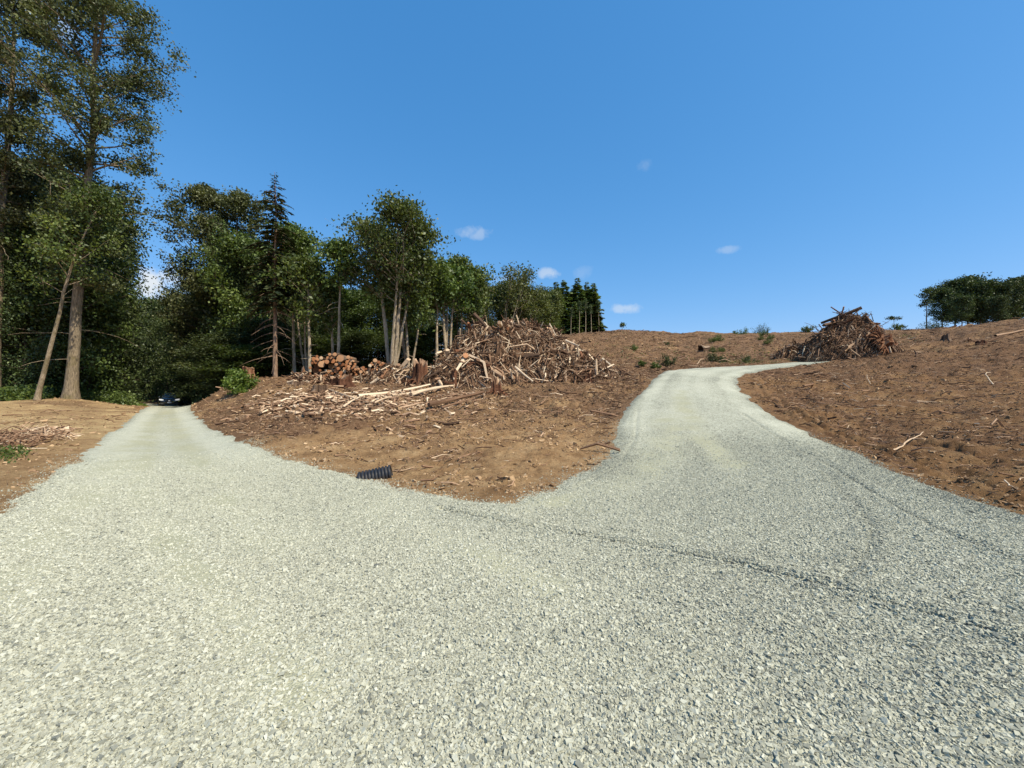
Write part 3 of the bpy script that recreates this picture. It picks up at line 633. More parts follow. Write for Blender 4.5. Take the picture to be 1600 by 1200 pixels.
FOREST = [  # px, depth, top row, type, place
    (-60, 36, 250, 0, 'a'), (20, 38, 275, 2, 'a'), (62, 36, 262, 0, 'a'), (95, 40, 262, 3, 'a'), (128, 42, 290, 0, 'a'), (140, 45, 350, 0, 'a'), (-20, 44, 320, 1, 'a'), (85, 46, 340, 2, 'a'), (112, 35, 330, 1, 'a'),
    (40, 33, 400, 0, 'a'), (-10, 33, 370, 3, 'a'), (155, 50, 410, 0, 'a'), (178, 56, 452, 0, 'a'), (138, 38, 430, 1, 'a'), (0, 52, 380, 0, 'a'), (60, 52, 380, 0, 'a'), (120, 54, 380, 0, 'a'),
    (228, 74, 485, 0, 'b'), (250, 80, 468, 1, 'b'), (275, 78, 458, 0, 'b'), (205, 78, 468, 0, 'b'), (180, 80, 460, 0, 'b'), (300, 68, 455, 2, 'b'), (235, 90, 480, 0, 'b'), (262, 66, 490, 3, 'b'), (215, 68, 520, 0, 'b'), (245, 69, 535, 0, 'b'), (285, 62, 520, 0, 'b'), (150, 76, 480, 1, 'b'),
    (310, 54, 440, 2, 'c'), (330, 50, 450, 0, 'c'), (350, 46, 470, 2, 'c'), (366, 46, 420, 1, 'c'), (395, 42, 420, 0, 'c'), (318, 58, 430, 0, 'c'), (345, 56, 420, 0, 'c'), (380, 50, 400, 0, 'c'), (408, 46, 425, 1, 'c'),
    (440, 46, 440, 0, 'd'), (470, 44, 420, 0, 'd'), (500, 48, 420, 2, 'd'), (525, 46, 455, 0, 'd'), (555, 46, 452, 1, 'd'), (580, 48, 448, 0, 'd'), (605, 50, 440, 0, 'd'), (635, 47, 450, 1, 'd'), (660, 50, 430, 0, 'd'), (690, 52, 430, 0, 'd'),
    (715, 50, 440, 2, 'd'), (742, 54, 440, 0, 'd'), (765, 58, 450, 0, 'd'), (458, 52, 425, 0, 'd'), (545, 56, 458, 0, 'd'), (490, 56, 425, 0, 'd'), (730, 62, 435, 0, 'd'), (790, 62, 455, 2, 'e'), (815, 66, 452, 3, 'e'), (840, 72, 455, 3, 'e'), (800, 70, 450, 0, 'e'), (770, 66, 440, 2, 'e'), (858, 78, 470, 3, 'e'),
    (355, 37, 520, 0, 'c'), (400, 38, 510, 2, 'd'), (388, 36, 540, 1, 'c'), (320, 48, 540, 0, 'c'), (338, 43, 535, 0, 'c'), (415, 40, 500, 0, 'd'), (470, 40, 520, 0, 'd'), (560, 42, 520, 0, 'd'), (640, 42, 515, 1, 'd'), (590, 42, 530, 2, 'd'), (680, 45, 510, 0, 'd'), (510, 42, 530, 1, 'd'), (730, 46, 520, 0, 'd'), (765, 50, 510, 0, 'd')]
PLACE = {'a': 'behind the tall cottonwoods', 'b': 'at the far bend of the gravel road', 'c': 'on the bank right of the dark car', 'd': 'behind the log deck', 'e': 'behind the large slash pile'}
usedp = set()
for i, (px, d, top, ty, pl) in enumerate(FOREST):
    H = hgt(px, d, top)
    if ty in usedp: o = copy_tree(proto[ty])
    else: o = proto[ty]; usedp.add(ty)
    lowtree = H < 10
    o['label'] = '%s %s tree %s' % ('low' if lowtree else 'tall', TYPES[ty], PLACE[pl]); o['group'] = '%s %s trees %s' % ('low' if lowtree else 'tall', TYPES[ty], PLACE[pl])
    sxy = max(H / 20, .55) * (1.35 if lowtree else 1)
    put(o, px, d, rng.random() * 6.28, sxy, H / 20)
# middle cottonwoods
t = make_tree('cottonwood_tree', 'cottonwood with a long low limb reaching left over the sky gap above the car', hgt(326, 45, 290), prof_pts((.15, 2.6), (.4, 3.4), (.55, 4.2), (.64, 4.6), (.7, 2.6), (.88, 1.9), (1, .5)),
              M['leaf_cotton'], M['bark_dark'], 31, nb=84, el=(8, 74), leaf=.24, nleaf=26000, rbase=.26, crown0=.2, sub=6, sig=.34, bend=.25, sidebias=(3.14, .28), gap=.15)
put(t, 326, 45)
t = make_tree('cottonwood_tree', 'rounded cottonwood top between the long limbed cottonwood and the narrow conifer', hgt(366, 44, 298), prof_pts((.2, 2.4), (.5, 3.0), (.75, 2.5), (.9, 1.8), (1, .6)),
              M['leaf_cotton'], M['bark_dark'], 34, nb=70, el=(15, 74), leaf=.24, nleaf=20000, rbase=.24, crown0=.25, sub=6, sig=.34, bend=.25, gap=.15)
put(t, 366, 44)
t = make_tree('cottonwood_tree', 'upright bright green tree between the broad cottonwood and the lone narrow conifer', hgt(385, 41, 372), prof_pts((.2, 2.5), (.5, 3.4), (.8, 2.6), (1, 1)),
              M['leaf_green'], M['bark_dark'], 32, nb=70, leaf=.27, nleaf=20000, rbase=.25, crown0=.2, sub=6, sig=.5)
put(t, 385, 41)
t = make_conifer('conifer_tree', 'lone narrow conifer with a bare lower trunk and spired top', hgt(430, 33, 270), 3.1, 33, crown0=.34, nw=48, spray=.72, dens=14, sag=.9, rbase=.2, dead=40, fill=.85, rough=.45)
put(t, 430, 33)
def slender(px, d, top, label, seed, stems=1, r=1.7, nl=6500, c0=.5, lm='leaf_green', rb=.16, spread=.08, dead=3, split=0., leaf=.26):
    H = hgt(px, d, top)
    t = make_tree('slender_tree', label, H, prof_pts((.4, r * .8), (.6, r), (.85, r), (1, r * .4)), M[lm], M['bark_pale'], seed, nb=44, el=(15, 62), leaf=leaf, nleaf=nl, rbase=rb, crown0=c0, sub=5, sig=.4, stems=stems, spread=spread, dead=dead, btint=.75, split=split, gap=.1)
    return put(t, px, d)
slender(460, 36, 352, 'slender pale trunked tree just right of the lone narrow conifer', 41, r=1.5, nl=6500, c0=.55)
slender(480, 37, 368, 'forked pale trunked tree second to the right of the lone conifer', 42, stems=2, r=1.5, nl=7000, c0=.55)
slender(484, 33, 400, 'short pale tree with side shoots beside the left end of the log deck', 43, r=1.6, nl=4500, c0=.45, dead=8)
slender(528, 33, 372, 'single slender pale tree with small round top behind the log deck', 44, r=1.35, nl=5000, c0=.62)
slender(520, 35, 440, 'leaning thin tree at the foot of the small round topped tree', 45, r=.9, nl=1500, c0=.4)
t = make_tree('maple_tree', 'big many stemmed maple with spreading crown behind the log deck', hgt(612, 32, 318), prof_pts((.3, 1.2), (.5, 2.4), (.7, 3.0), (.88, 2.2), (1, .9)),
              M['leaf_green'], M['bark_pale'], 46, nb=170, el=(25, 68), leaf=.24, nleaf=21000, rbase=.25, crown0=.45, sub=6, sig=.42, stems=7, spread=.12, btint=.72, split=.06, gap=.12, sidebias=(3.14, .15), ltint=.42)
put(t, 612, 32)
slender(640, 34, 400, 'crooked maple with yellowish low shoots right of the big many stemmed maple', 47, stems=4, r=2.2, nl=9000, c0=.4, rb=.22, spread=.1, split=.05)
slender(682, 36, 430, 'bare thin dead looking trunk left of the twin stemmed trees', 48, r=1.3, nl=2500, c0=.6, dead=8)
slender(700, 37, 400, 'broad topped green tree on several straight pale stems near the pile', 49, stems=4, r=3.2, nl=16000, c0=.5, rb=.25, spread=.07, split=.08)
slender(722, 40, 412, 'green tree with two straight stems close behind the pile summit', 50, stems=2, r=2.4, nl=9000, c0=.5, rb=.2, split=.1)
def fan(px, d, top, label, seed, stems=14, nl=12000, spread=.3):
    H = hgt(px, d, top)
    t = make_tree('alder_clump', label, H, prof_pts((.4, 1.0), (.7, 1.5), (1, .8)), M['leaf_olive'], M['bark_pale'], seed, nb=150, el=(20, 50), leaf=.24, nleaf=nl, rbase=.14, crown0=.5, sub=4, sig=.4, stems=stems, spread=spread, btint=.7, split=0, gap=.15)
    return put(t, px, d)
fan(775, 46, 420, 'fan of arching bare alder stems with leafy tips behind the slash pile', 51, 15, 8000, .34)
fan(815, 50, 445, 'olive alder clump right of the arching bare stems', 52, 14, 13000, .28)
fan(846, 56, 452, 'yellowish alder clump next to the far dark conifers', 53, 10, 12000, .2)
# far conifer stand on the ridge
cp = [make_conifer('conifer_tree', 'x', 20, 2.6, s, crown0=.02, nw=46, spray=1.9, dens=11, sag=.5, rbase=.22, wq=.36, leafm=M['needle_pale'], rough=.45) for s in (61, 62, 63)]
for i, (px, d, top) in enumerate([(828, 108, 462), (840, 110, 452), (848, 108, 460), (862, 112, 447), (873, 116, 440), (884, 112, 436), (893, 118, 450), (901, 114, 435), (909, 110, 448), (917, 114, 440), (925, 110, 441), (932, 108, 455), (853, 100, 470), (880, 106, 462), (898, 104, 470)]):
    o = copy_tree(cp[i % 3]) if i > 2 else cp[i]
    o['label'] = 'dark pointed conifer in the stand on the ridge left of the bare hillside'; o['group'] = 'dark conifers on the ridge'
    H = hgt(px, d, top); put(o, px, d, rng.random() * 6, H / 20 * 1.55, H / 20)
for i, (px, d, top) in enumerate([(892, 98, 480), (905, 100, 470), (915, 102, 468), (924, 102, 475), (936, 106, 470)]):
    H = hgt(px, d, top)
    if i == 0:
        sp = make_tree('slender_tree', 'pale bare stem at the edge of the far dark conifers', 14, prof_pts((.5, .8), (1, .4)), M['leaf_dark'], M['bark_pale'], 66, nb=12, leaf=.4, nleaf=500, rbase=.2, crown0=.6, sub=3, btint=.6, group='pale stems at the edge of the conifers'); o = sp
    else: o = copy_tree(sp)
    put(o, px, d, i, H / 14)
# right hand far grove
gp = [make_tree('pine_tree', 'x', 16, prof_pts((.2, 1.4), (.4, 2.6), (.6, 3.3), (.85, 2.6), (1, .7)), M['leaf_dark'], M['bark_dark'], s, nb=70, el=(0, 60), leaf=.36, nleaf=11000, rbase=.2, crown0=.30, sub=5, sig=.55, dead=4) for s in (71, 72)]
GR = [(1472, 106, 450, 'leftmost full tree of the far right grove'), (1492, 108, 436, None), (1512, 110, 432, None), (1532, 106, 438, None), (1552, 108, 446, None), (1572, 104, 440, None), (1590, 106, 433, None), (1612, 108, 432, None), (1503, 99, 462, None), (1560, 98, 462, None), (1632, 104, 436, None)]
for i, (px, d, top, lb) in enumerate(GR):
    o = copy_tree(gp[i % 2]) if i > 1 else gp[i]
    o['label'] = lb or 'dark dense tree within the far right grove'
    if not lb: o['group'] = 'dark trees of the far right grove'
    H = hgt(px, d, top); put(o, px, d, rng.random() * 6, H / 16 * 1.05, H / 16)
    if lb and 'group' in o: del o['group']
t = make_tree('pine_tree', 'thin lone tree with a tufted top at the left edge of the far grove', hgt(1448, 100, 450), prof_pts((.5, .8), (.8, 1.8), (1, 1.3)), M['leaf_dark'], M['bark_dark'], 73, nb=16, leaf=.35, nleaf=1500, rbase=.16, crown0=.55, sub=4, sig=.35); put(t, 1448, 100)
t = make_tree('pine_tree', 'small spindly tree with a flat top between the right slash pile and the far grove', hgt(1397, 105, 494), prof_pts((.6, 1), (1, 1.8)), M['leaf_dark'], M['bark_pale'], 74, nb=10, leaf=.3, nleaf=420, rbase=.12, crown0=.7, sub=3, sig=.25); put(t, 1397, 105)
t = make_tree('pine_tree', 'tiny thin sapling just right of the spindly flat topped tree', hgt(1410, 105, 508), prof_pts((.5, .8), (1, .9)), M['leaf_dark'], M['bark_pale'], 75, nb=8, leaf=.3, nleaf=160, rbase=.08, crown0=.6, sub=3, sig=.2); put(t, 1410, 105)
t = make_tree('pine_tree', 'small lone sapling on the skyline just right of the dark ridge conifers', hgt(972, 112, 505), prof_pts((.3, .8), (1, .7)), M['leaf_dark'], M['bark_pale'], 76, nb=14, leaf=.35, nleaf=260, rbase=.1, crown0=.4, sub=3, sig=.25); put(t, 972, 112)

# bushes on the hill
def bush(name, label, r, h, leafm, seed, nl=1500, leaf=.16, group=None, cat='bush', stems=14):
    rg = np.random.default_rng(seed); root = empty(name); tag(root, label, cat, group); tb = Tubes(); C = []
    for i in range(stems):
        a = rg.random() * 6.28; e = rg.uniform(.3, 1.4)
        c = curve((0, 0, -.05), (math.cos(a) * math.cos(e), math.sin(a) * math.cos(e), math.sin(e) * 1.0), rg.uniform(.6, 1) * (r * math.cos(e) + h * math.sin(e)), .2, 5, rg, .1)
        tb.add(c, np.linspace(.02, .006, 6) * max(.5, h), 4, .4); C += [c[2], c[3], c[4], c[5], c[5]]
    C = np.array(C); p = C[rg.integers(0, len(C), nl)] + rg.normal(0, .13 * (r + h) * .5, (nl, 3)); p[:, 2] = np.abs(p[:, 2])
    tb.build('stem', M['bark_dark'], root); leaves_mesh('foliage', p, leaf, leafm, root, None, rg)
    return root
BU = [(1044, 571, 36, 17, 20, 'dark round bush left of the road crest'), (1024, 577, 34, 10, 10, 'small bush at the road edge left of the crest'), (1003, 577, 35, 9, 9, 'small bush by a pale stump left of the road crest'), (1112, 571, 40, 22, 15, 'wide dark bush behind the road crest'), (1129, 571, 41, 10, 12, 'narrow bush touching the wide dark bush behind the crest'),
      (1168, 568, 42, 11, 16, 'upright dark bush behind the road right of the crest'), (1116, 553, 60, 13, 10, 'yellowish bush below a pale log on the hillside'), (1125, 537, 85, 11, 11, 'round bright bush midway up the hillside'), (1113, 541, 80, 14, 9, 'low bush beside the round hillside bush'), (1128, 550, 64, 8, 7, 'small bush next to the yellowish hillside bush'),
      (990, 549, 62, 13, 9, 'low bush on the left part of the bare hillside'), (1044, 539, 78, 7, 7, 'lone dark bush in the middle of the bare hillside'), (1186, 524, 108, 10, 18, 'dark round bush on the skyline with a pointed top'), (1199, 522, 108, 6, 10, 'thin dark bush right of the pointed skyline bush'), (1160, 524, 108, 13, 12, 'grey green bush on the skyline left of the pointed one'), (1192, 529, 98, 11, 8, 'bush just below the pointed skyline bush'),
      (1199, 543, 76, 10, 9, 'green bush high on the hillside above the road end'), (1188, 535, 88, 9, 7, 'small green bush beneath the skyline bushes'), (1204, 534, 90, 9, 7, 'small bush to the right beneath the skyline bushes'), (1262, 520, 100, 22, 7, 'wide green bush on the skyline left of the right slash pile'), (1148, 522, 112, 8, 4, 'tiny bush on the skyline'),
      (1452, 520, 98, 16, 16, 'dark rounded bush at the left foot of the far grove'), (1470, 524, 92, 22, 10, 'low dark bush under the far grove'), (1400, 528, 80, 16, 8, 'low green bush right behind the right slash pile')]
for i, (px, py, d, wpx, hpx, lb) in enumerate(BU):
    r = wpx * d / F * .5 * 1.1; h = hpx * d / F
    b = bush('bush', lb, r, h, M[['leaf_dark', 'leaf_green', 'leaf_olive'][(0 if 'dark' in lb else 2 if 'yellow' in lb else 1)]], 200 + i, 900, .11 * max(r, .6) + .04)
    x = (px - CX) / F * d; b.location = (x, d, gz1(x, d))
# bright bush on the bank
x, y, z = P(378, 632, 26.5)
b = bush('bush', 'bright yellow green leafy shrub on the bank beside the left road', 1.0, 1.35, M['leaf_bright'], 300, 3600, .15, stems=24); b.location = (x, y, gz1(x, y) - .1)
# left field edge plants and undergrowth
def ground_cover(name, x, y, n_per, h, leafm, leaf, sig):
    n = len(x) * n_per; xi = np.repeat(x, n_per) + rng.normal(0, sig, n); yi = np.repeat(y, n_per) + rng.normal(0, sig, n)
    z = Hbase(xi, yi) + rng.random(n) ** 1.3 * h * np.repeat(rng.uniform(.4, 1, len(x)), n_per)
    sdd = road_sd(xi, yi); k = sdd < -.2
    return tag(leaves_mesh(name, np.stack([xi, yi, z], 1)[k], leaf, leafm, None, None, rng, droop=0), kind='stuff')
n = 1300; px = rng.uniform(-80, 205, n); d = rng.uniform(29, 35, n); d += np.where(px > 68, 6, 0); ground_cover('undergrowth', (px - CX) / F * d, d, 14, 1.3, M['leaf_green'], .2, .3)
n = 900; px = rng.uniform(300, 780, n); d = rng.uniform(38, 44, n) + np.clip(px - 600, 0, 200) * .03; ground_cover('undergrowth', (px - CX) / F * d, d, 12, 1.2, M['leaf_dark'], .22, .4)
n = 500; px = rng.uniform(150, 262, n); d = rng.uniform(44, 51, n) ; k = px < 225; ground_cover('undergrowth', ((px - CX) / F * d)[k], d[k], 14, .55, M['leaf_green'], .16, .3)
n = 260; px = rng.uniform(940, 1270, n); d = rng.uniform(36, 42, n); d = np.where(px > 1050, d + 2, d); ground_cover('weeds', (px - CX) / F * d, d, 10, .35, M['leaf_olive'], .1, .3)
n = 420; px = rng.uniform(930, 1440, n); d = rng.uniform(44, 118, n); ground_cover('weeds', (px - CX) / F * d, d, 7, .55, M['leaf_olive'], .2, .45)
n = 120; px = rng.uniform(1225, 1420, n); d = rng.uniform(46, 60, n); ground_cover('weeds', (px - CX) / F * d, d, 16, .5, M['leaf_olive'], .16, .6)

# ---------------------------------------------------------------- logs, stumps, slash
def log_mesh(p0, p1, r0, r1, rg, sides=10, bend=.02, seg=5, bump_=.06, mats=None, tint=.5, name='log'):
    p0 = np.array(p0, float); p1 = np.array(p1, float); L = np.linalg.norm(p1 - p0); c = (p0 + p1) / 2
    t = np.linspace(0, 1, seg + 1); b = rg.normal(0, bend, 3) * L
    pts = p0 + (p1 - p0) * t[:, None] + b * (np.sin(t * np.pi))[:, None] - c
    rad = r0 + (r1 - r0) * t
    tg = (p1 - p0) / L; ref = np.array([0, 0, 1.0]) if abs(tg[2]) < .9 else np.array([1.0, 0, 0])
    a = np.cross(tg, ref); a /= np.linalg.norm(a); bb = np.cross(a, tg)
    th = np.linspace(0, 2 * np.pi, sides, endpoint=False)
    rn = 1 + rg.normal(0, bump_, (seg + 1, sides))
    v = pts[:, None] + (rad[:, None] * rn)[..., None] * (np.cos(th)[None, :, None] * a + np.sin(th)[None, :, None] * bb)
    i = np.arange((seg + 1) * sides).reshape(seg + 1, sides); j = np.roll(i, -1, 1)
    f = np.stack([i[:-1], j[:-1], j[1:], i[1:]], -1).reshape(-1, 4)
    v = v.reshape(-1, 3); nb = len(v)
    v = np.concatenate([v, v[i[0]] - tg * .002, v[i[-1]] + tg * .002, pts[:1] - tg * .01, pts[-1:] + tg * .01])
    e0 = nb + np.arange(sides); e1 = e0 + sides; c0 = nb + 2 * sides; c1 = c0 + 1
    tri = np.concatenate([np.stack([np.full(sides, c0), np.roll(e0, -1), e0], 1), np.stack([np.full(sides, c1), e1, np.roll(e1, -1)], 1)])
    tints = np.concatenate([np.full(nb, tint) + rg.normal(0, .05, nb), np.full(2 * sides + 2, np.clip(rg.normal(.5, .25), 0, 1))])
    o = mesh_np(name, v, [f, tri], mats or [M['bark_log'], M['cutend']], attrs=dict(tint=np.clip(tints, 0, 1)), mat_idx=np.concatenate([np.zeros(len(f)), np.ones(len(tri))]), smooth=False)
    o.location = c; return o
# log deck: log ends face the clearing
rg = np.random.default_rng(90)
ax0, ay0, _ = P(470, 600, 27.5); ax1, ay1, _ = P(632, 600, 29.5)
base0 = np.array([ax0, ay0]); dirx = np.array([ax1 - ax0, ay1 - ay0]); DL = np.linalg.norm(dirx); dirx /= DL; diry = np.array([-dirx[1], dirx[0]])
cnt = 0
u = 0
rowsz = {}
GRID = []
for row in range(9):
    u = rg.uniform(0, .2) + row * .12; umax = DL - row * .28
    while u < umax:
        r = float(np.clip(rg.lognormal(math.log(.108), .38), .055, .25)); 
        if row > 4 and not (.6 < u < 3.4 or 4.2 < u < 6.2) : u += .5; continue
        r = r * (.78 if u > 3.0 else 1.0); GRID.append((u + r, row, r)); u += 2 * r * 1.0
GRID.sort(key=lambda q: q[1])
placed = []
for (u, row, r) in GRID:
    zb = r                                                   # settle on the logs below
    for (u2, z2, r2) in placed:
        if abs(u - u2) < (r + r2) * .97: zb = max(zb, z2 + math.sqrt(max(((r + r2) * .98) ** 2 - (u - u2) ** 2, 0)))
    lim = 2.0 if u < 3.4 else 1.7
    if zb + r > lim: continue
    placed.append((u, zb, r))
    o2 = rg.normal(0, .30) ; Lg = rg.uniform(2.4, 3.2)
    p = base0 + dirx * u + diry * o2; q = p + diry * Lg + dirx * rg.normal(0, .28)
    gzz = gz1(base0[0] + dirx[0] * u, base0[1] + dirx[1] * u)
    o = log_mesh((p[0], p[1], gzz + zb), (q[0], q[1], gzz + zb + rg.normal(.05, .04)), r, r * rg.uniform(.8, .97), rg, 12, .004, 3, .05, tint=rg.uniform(.2, .7))
    big = r > .21
    tag(o, 'thick log in the deck whose round orange cut end faces the clearing' if big else 'log with a round orange cut end stacked in the log deck', 'log', 'thick logs in the log deck' if big else 'logs stacked in the log deck')
n = 420; u = rg.uniform(-.3, DL + .6, n); v = -rg.gamma(1.6, .35, n); X = base0[0] + dirx[0] * u + diry[0] * v; Y = base0[1] + dirx[1] * u + diry[1] * v
L = rg.uniform(.25, 1.5, n); dd_ = rand_dirs(n, .35)
g = sticks_mesh('broken_wood', np.stack([X, Y, soil_z(X, Y, np.full(n, -3.)) + .05 + np.abs(dd_[:, 2]) * L * .4 + rg.random(n) * .35 * np.exp(v)], 1), dd_, L, L * rg.uniform(.015, .06, n) + .008, np.where(rg.random(n) < .2, rg.uniform(.7, 1, n), rg.beta(1.5, 2.5, n) * .8), [M['wood']]); tag(g, kind='stuff')
# long poles lying on the bank
def on_ground(px, py, d, lift=.0): x, y, z = P(px, py, d); return (x, y, gz1(x, y) + lift)
POLES = [((560, 614, 20.5), (672, 603, 24), .11, .06, .95, 'long pale debarked pole lying on the bank in front of the log deck'),
         ((612, 617, 20), (664, 611, 22), .07, .04, .85, 'short pale pole just below the longest pale pole'),
         ((642, 620, 19.5), (712, 602, 24.5), .10, .06, .9, 'pale pole pointing uphill towards the red rotten stump'),
         ((670, 635, 17), (755, 615, 20), .10, .075, .28, 'brown bark covered pole lying lowest on the bank below the slash pile'),
         ((536, 634, 17), (562, 620, 19.5), .05, .03, .88, 'thin pale pole slanting down the bank below the log deck'),
         ((500, 600, 24), (560, 632, 18.5), .04, .03, .8, 'thin pale branch lying downhill beside the chips'),
         ((585, 634, 17), (612, 627, 18.5), .045, .03, .8, 'small pale stick low on the bank'),
         ((622, 640, 16.5), (655, 636, 17.2), .06, .04, .7, 'short stubby stick lying low in the brown soil'),
         ((690, 640, 16), (740, 630, 18), .05, .03, .4, 'brown stick parallel below the bark covered pole'),
         ((805, 573, 25), (833, 596, 24), .07, .045, .92, 'pale pole leaning steeply at the right foot of the large slash pile'),
         ((884, 532, 27), (905, 541, 26), .08, .05, .9, 'pale pole sticking out near the right shoulder of the large slash pile')]
for i, (a, b, r0, r1, tn, lb) in enumerate(POLES):
    if i >= 9: p, q = P(*a), P(*b)
    else: p, q = on_ground(*a, lift=r0 + .12), on_ground(*b, lift=r1 + .18)
    o = log_mesh(p, q, r0, r1, rg, 8, .012, 6, .08, mats=[M['wood'], M['wood']], tint=tn, name='pole'); tag(o, lb, 'pole')

def heap(cx, cy, wx, wy, h, pk=(0, 0), seed=1, nlog=110, nst=3800, red=.15, pale=.5, shape=None, name='slash_pile', loglab='', loggrp='', ang=0, rl=(.8, 2.4), rr_=(.05, .16)):
    """a pile: an uneven mound with brush all over it, big pieces as things of their own"""
    rg = np.random.default_rng(seed)
    ca, sa = math.cos(ang), math.sin(ang)
    def hz(u, v):           # height over the ground at local coordinates
        s = 1 - np.clip(((u - pk[0]) / np.where(u > pk[0], wx - pk[0], wx + pk[0])) ** 2 + (v / wy) ** 2, 0, 1)
        return h * np.where(u > pk[0], s ** 1.15, s ** .8) * (1 + .5 * fbm(u + seed, v, 1.6, 4)) if shape is None else shape(u, v)
    def wpos(u, v): return cx + u * ca - v * sa, cy + u * sa + v * ca
    gu, gv = np.meshgrid(np.linspace(-wx, wx, 90), np.linspace(-wy, wy, 60), indexing='ij')
    X, Y = wpos(gu, gv); Z = soil_z(X, Y, np.full(X.shape, -3.0)) - .15 + hz(gu, gv) * .9
    i = np.arange(X.size).reshape(X.shape)
    f = np.stack([i[:-1, :-1], i[1:, :-1], i[1:, 1:], i[:-1, 1:]], -1).reshape(-1, 4)
    ev = np.stack([X, Y, Z], -1).reshape(-1, 3); et = np.full(len(ev), .22) + .18 * fbm(X, Y, .5, 3).ravel()
    def pts(n, lift):
        u = rg.uniform(-wx, wx, n * 3); v = rg.uniform(-wy, wy * .8, n * 3) ; k = (((u - pk[0]) / np.where(u > pk[0], wx - pk[0], wx + pk[0])) ** 2 + (v / wy) ** 2 < 1)
        u, v = u[k][:n], v[k][:n]; X, Y = wpos(u, v); hh = hz(u, v)
        e = .15; gx = (hz(u + e, v) - hz(u - e, v)) / (2 * e); gy = (hz(u, v + e) - hz(u, v - e)) / (2 * e)
        return X, Y, soil_z(X, Y, np.full(X.shape, -3.0)) - .1 + hh * .92 + lift, np.stack([gx * ca - gy * sa, gx * sa + gy * ca], 1)
    X, Y, Z, G = pts(nst, .05); n = len(X)
    d = rg.normal(0, 1, (n, 3)); d[:, 2] = (d[:, 0] * G[:, 0] + d[:, 1] * G[:, 1]) * .9 + rg.normal(0, .45, n); d /= np.linalg.norm(d, axis=1, keepdims=True)
    L = np.clip(rg.lognormal(math.log(.6), .55, n), .15, 2.6); r = L * np.clip(rg.lognormal(math.log(.022), .5, n), .01, .07) + .006
    tn = np.where(rg.random(n) < (.08 if pale < .5 else .20), rg.uniform(.75, 1, n), np.clip(rg.beta(1.5, 3.2, n), 0, 1))
    o = sticks_mesh(name, np.stack([X, Y, Z], 1), d, L, r, tn, [M['wood']], extra=(ev, f, np.clip(et, 0, 1)), bend=.14); tag(o, kind='stuff')
    X, Y, Z, G = pts(nlog, .12)
    for k in range(len(X)):
        d = rg.normal(0, 1, 3); d[2] = (d[0] * G[k, 0] + d[1] * G[k, 1]) + rg.normal(0, .25); d /= np.linalg.norm(d)
        L = rg.uniform(*rl); r = rg.uniform(*rr_) * (1.25 if rg.random() < .2 else 1); L = max(L, 4 * r)
        c = np.array([X[k], Y[k], Z[k]]); isred = rg.random() < red
        tn = rg.uniform(.62, .95) if rg.random() < pale else rg.uniform(.15, .6)
        m = [M['redwood'], M['cutend']] if isred else [M['wood'] if tn > .6 else M['bark_log'], M['wood'] if rg.random() < .4 else M['cutend']]
        lg = log_mesh(c - d * L / 2, c + d * L / 2, r, r * rg.uniform(.6, .95), rg, 8, .02, 4, .1, m, tn)
        kd = 'reddish rotten' if isred else ('pale debarked' if tn > .6 else 'brown bark covered')
        tag(lg, '%s log jumbled in the %s' % (kd, loglab), 'log', '%s logs in the %s' % (kd, loglab))
    return hz, wpos
cx, cy, _ = P(812, 590, 29.5)
heap(cx, cy, 6.8, 4.4, 3.85, (-1.1, 0), 101, 82, 7000, .14, .5, loglab='large slash pile')
cx, cy, _ = P(722, 600, 25.8)
heap(cx, cy, 3.6, 1.8, 1.6, (.8, 0), 102, 26, 1300, .35, .55, loglab='low front spill of the large slash pile', rl=(.4, 1.2), rr_=(.08, .19))
cx, cy, _ = P(625, 598, 27.2)
heap(cx, cy, 2.5, 1.3, 1.05, (-.3, 0), 103, 15, 800, .2, .75, loglab='small heap between log deck and red stump', rl=(.5, 1.4), rr_=(.06, .14))
cx, cy, _ = P(905, 585, 27.5)
heap(cx, cy, 3.4, 2.0, 1.3, (-1, 0), 106, 8, 1900, .3, .25, loglab='trailing right end of the large slash pile', rl=(.5, 1.6), rr_=(.05, .12))
cx, cy, _ = P(1322, 560, 39.5)
heap(cx, cy, 4.6, 3.2, 3.7, (.9, 0), 104, 44, 4800, .3, .22, loglab='tangled slash pile at the right', rl=(1.0, 3.4), rr_=(.05, .15))
cx, cy, _ = P(1243, 566, 42.5)
heap(cx, cy, 2.6, 1.6, 1.5, (1.4, 0), 105, 9, 1300, .2, .4, loglab='left tail of the tangled right slash pile', rl=(.8, 2.4), rr_=(.05, .12))
# wiry branches sticking out of the right pile
tb = Tubes(); rg = np.random.default_rng(106)
for (px, py, dx, dz, L) in [(1283, 510, -.3, 1, 1.9), (1278, 513, -.1, 1, 1.5), (1322, 497, -.7, .7, 1.6), (1330, 492, .1, 1, 1.5), (1340, 490, .5, .8, 1.4), (1348, 490, .9, .8, 1.4), (1318, 498, -1, .3, 1.8), (1370, 500, 1, .5, 1.6), (1310, 505, -1, .2, 1.4), (1355, 493, .2, 1, 1.1), (1376, 512, 1, .6, 1.7), (1300, 505, -1, .5, 1.2)]:
    p = P(px, py + 12, 39.5); c = curve(p, (dx, rg.normal(0, .3), dz), L, rg.choice([-1.6, -.8, .4]), 8, rg, .16); tb.add(c, np.linspace(.04, .012, 9), 5, .25)
    for q in range(2): tb.add(curve(c[rg.integers(3, 7)], rg.normal(0, 1, 3) + np.array([0, 0, .7]), .6, -.8, 5, rg, .2), np.linspace(.02, .008, 6), 4, .25)
o = tb.build('branches', M['wood'], None); tag(o, 'wiry bare branches curling up out of the tangled right slash pile', 'branches')

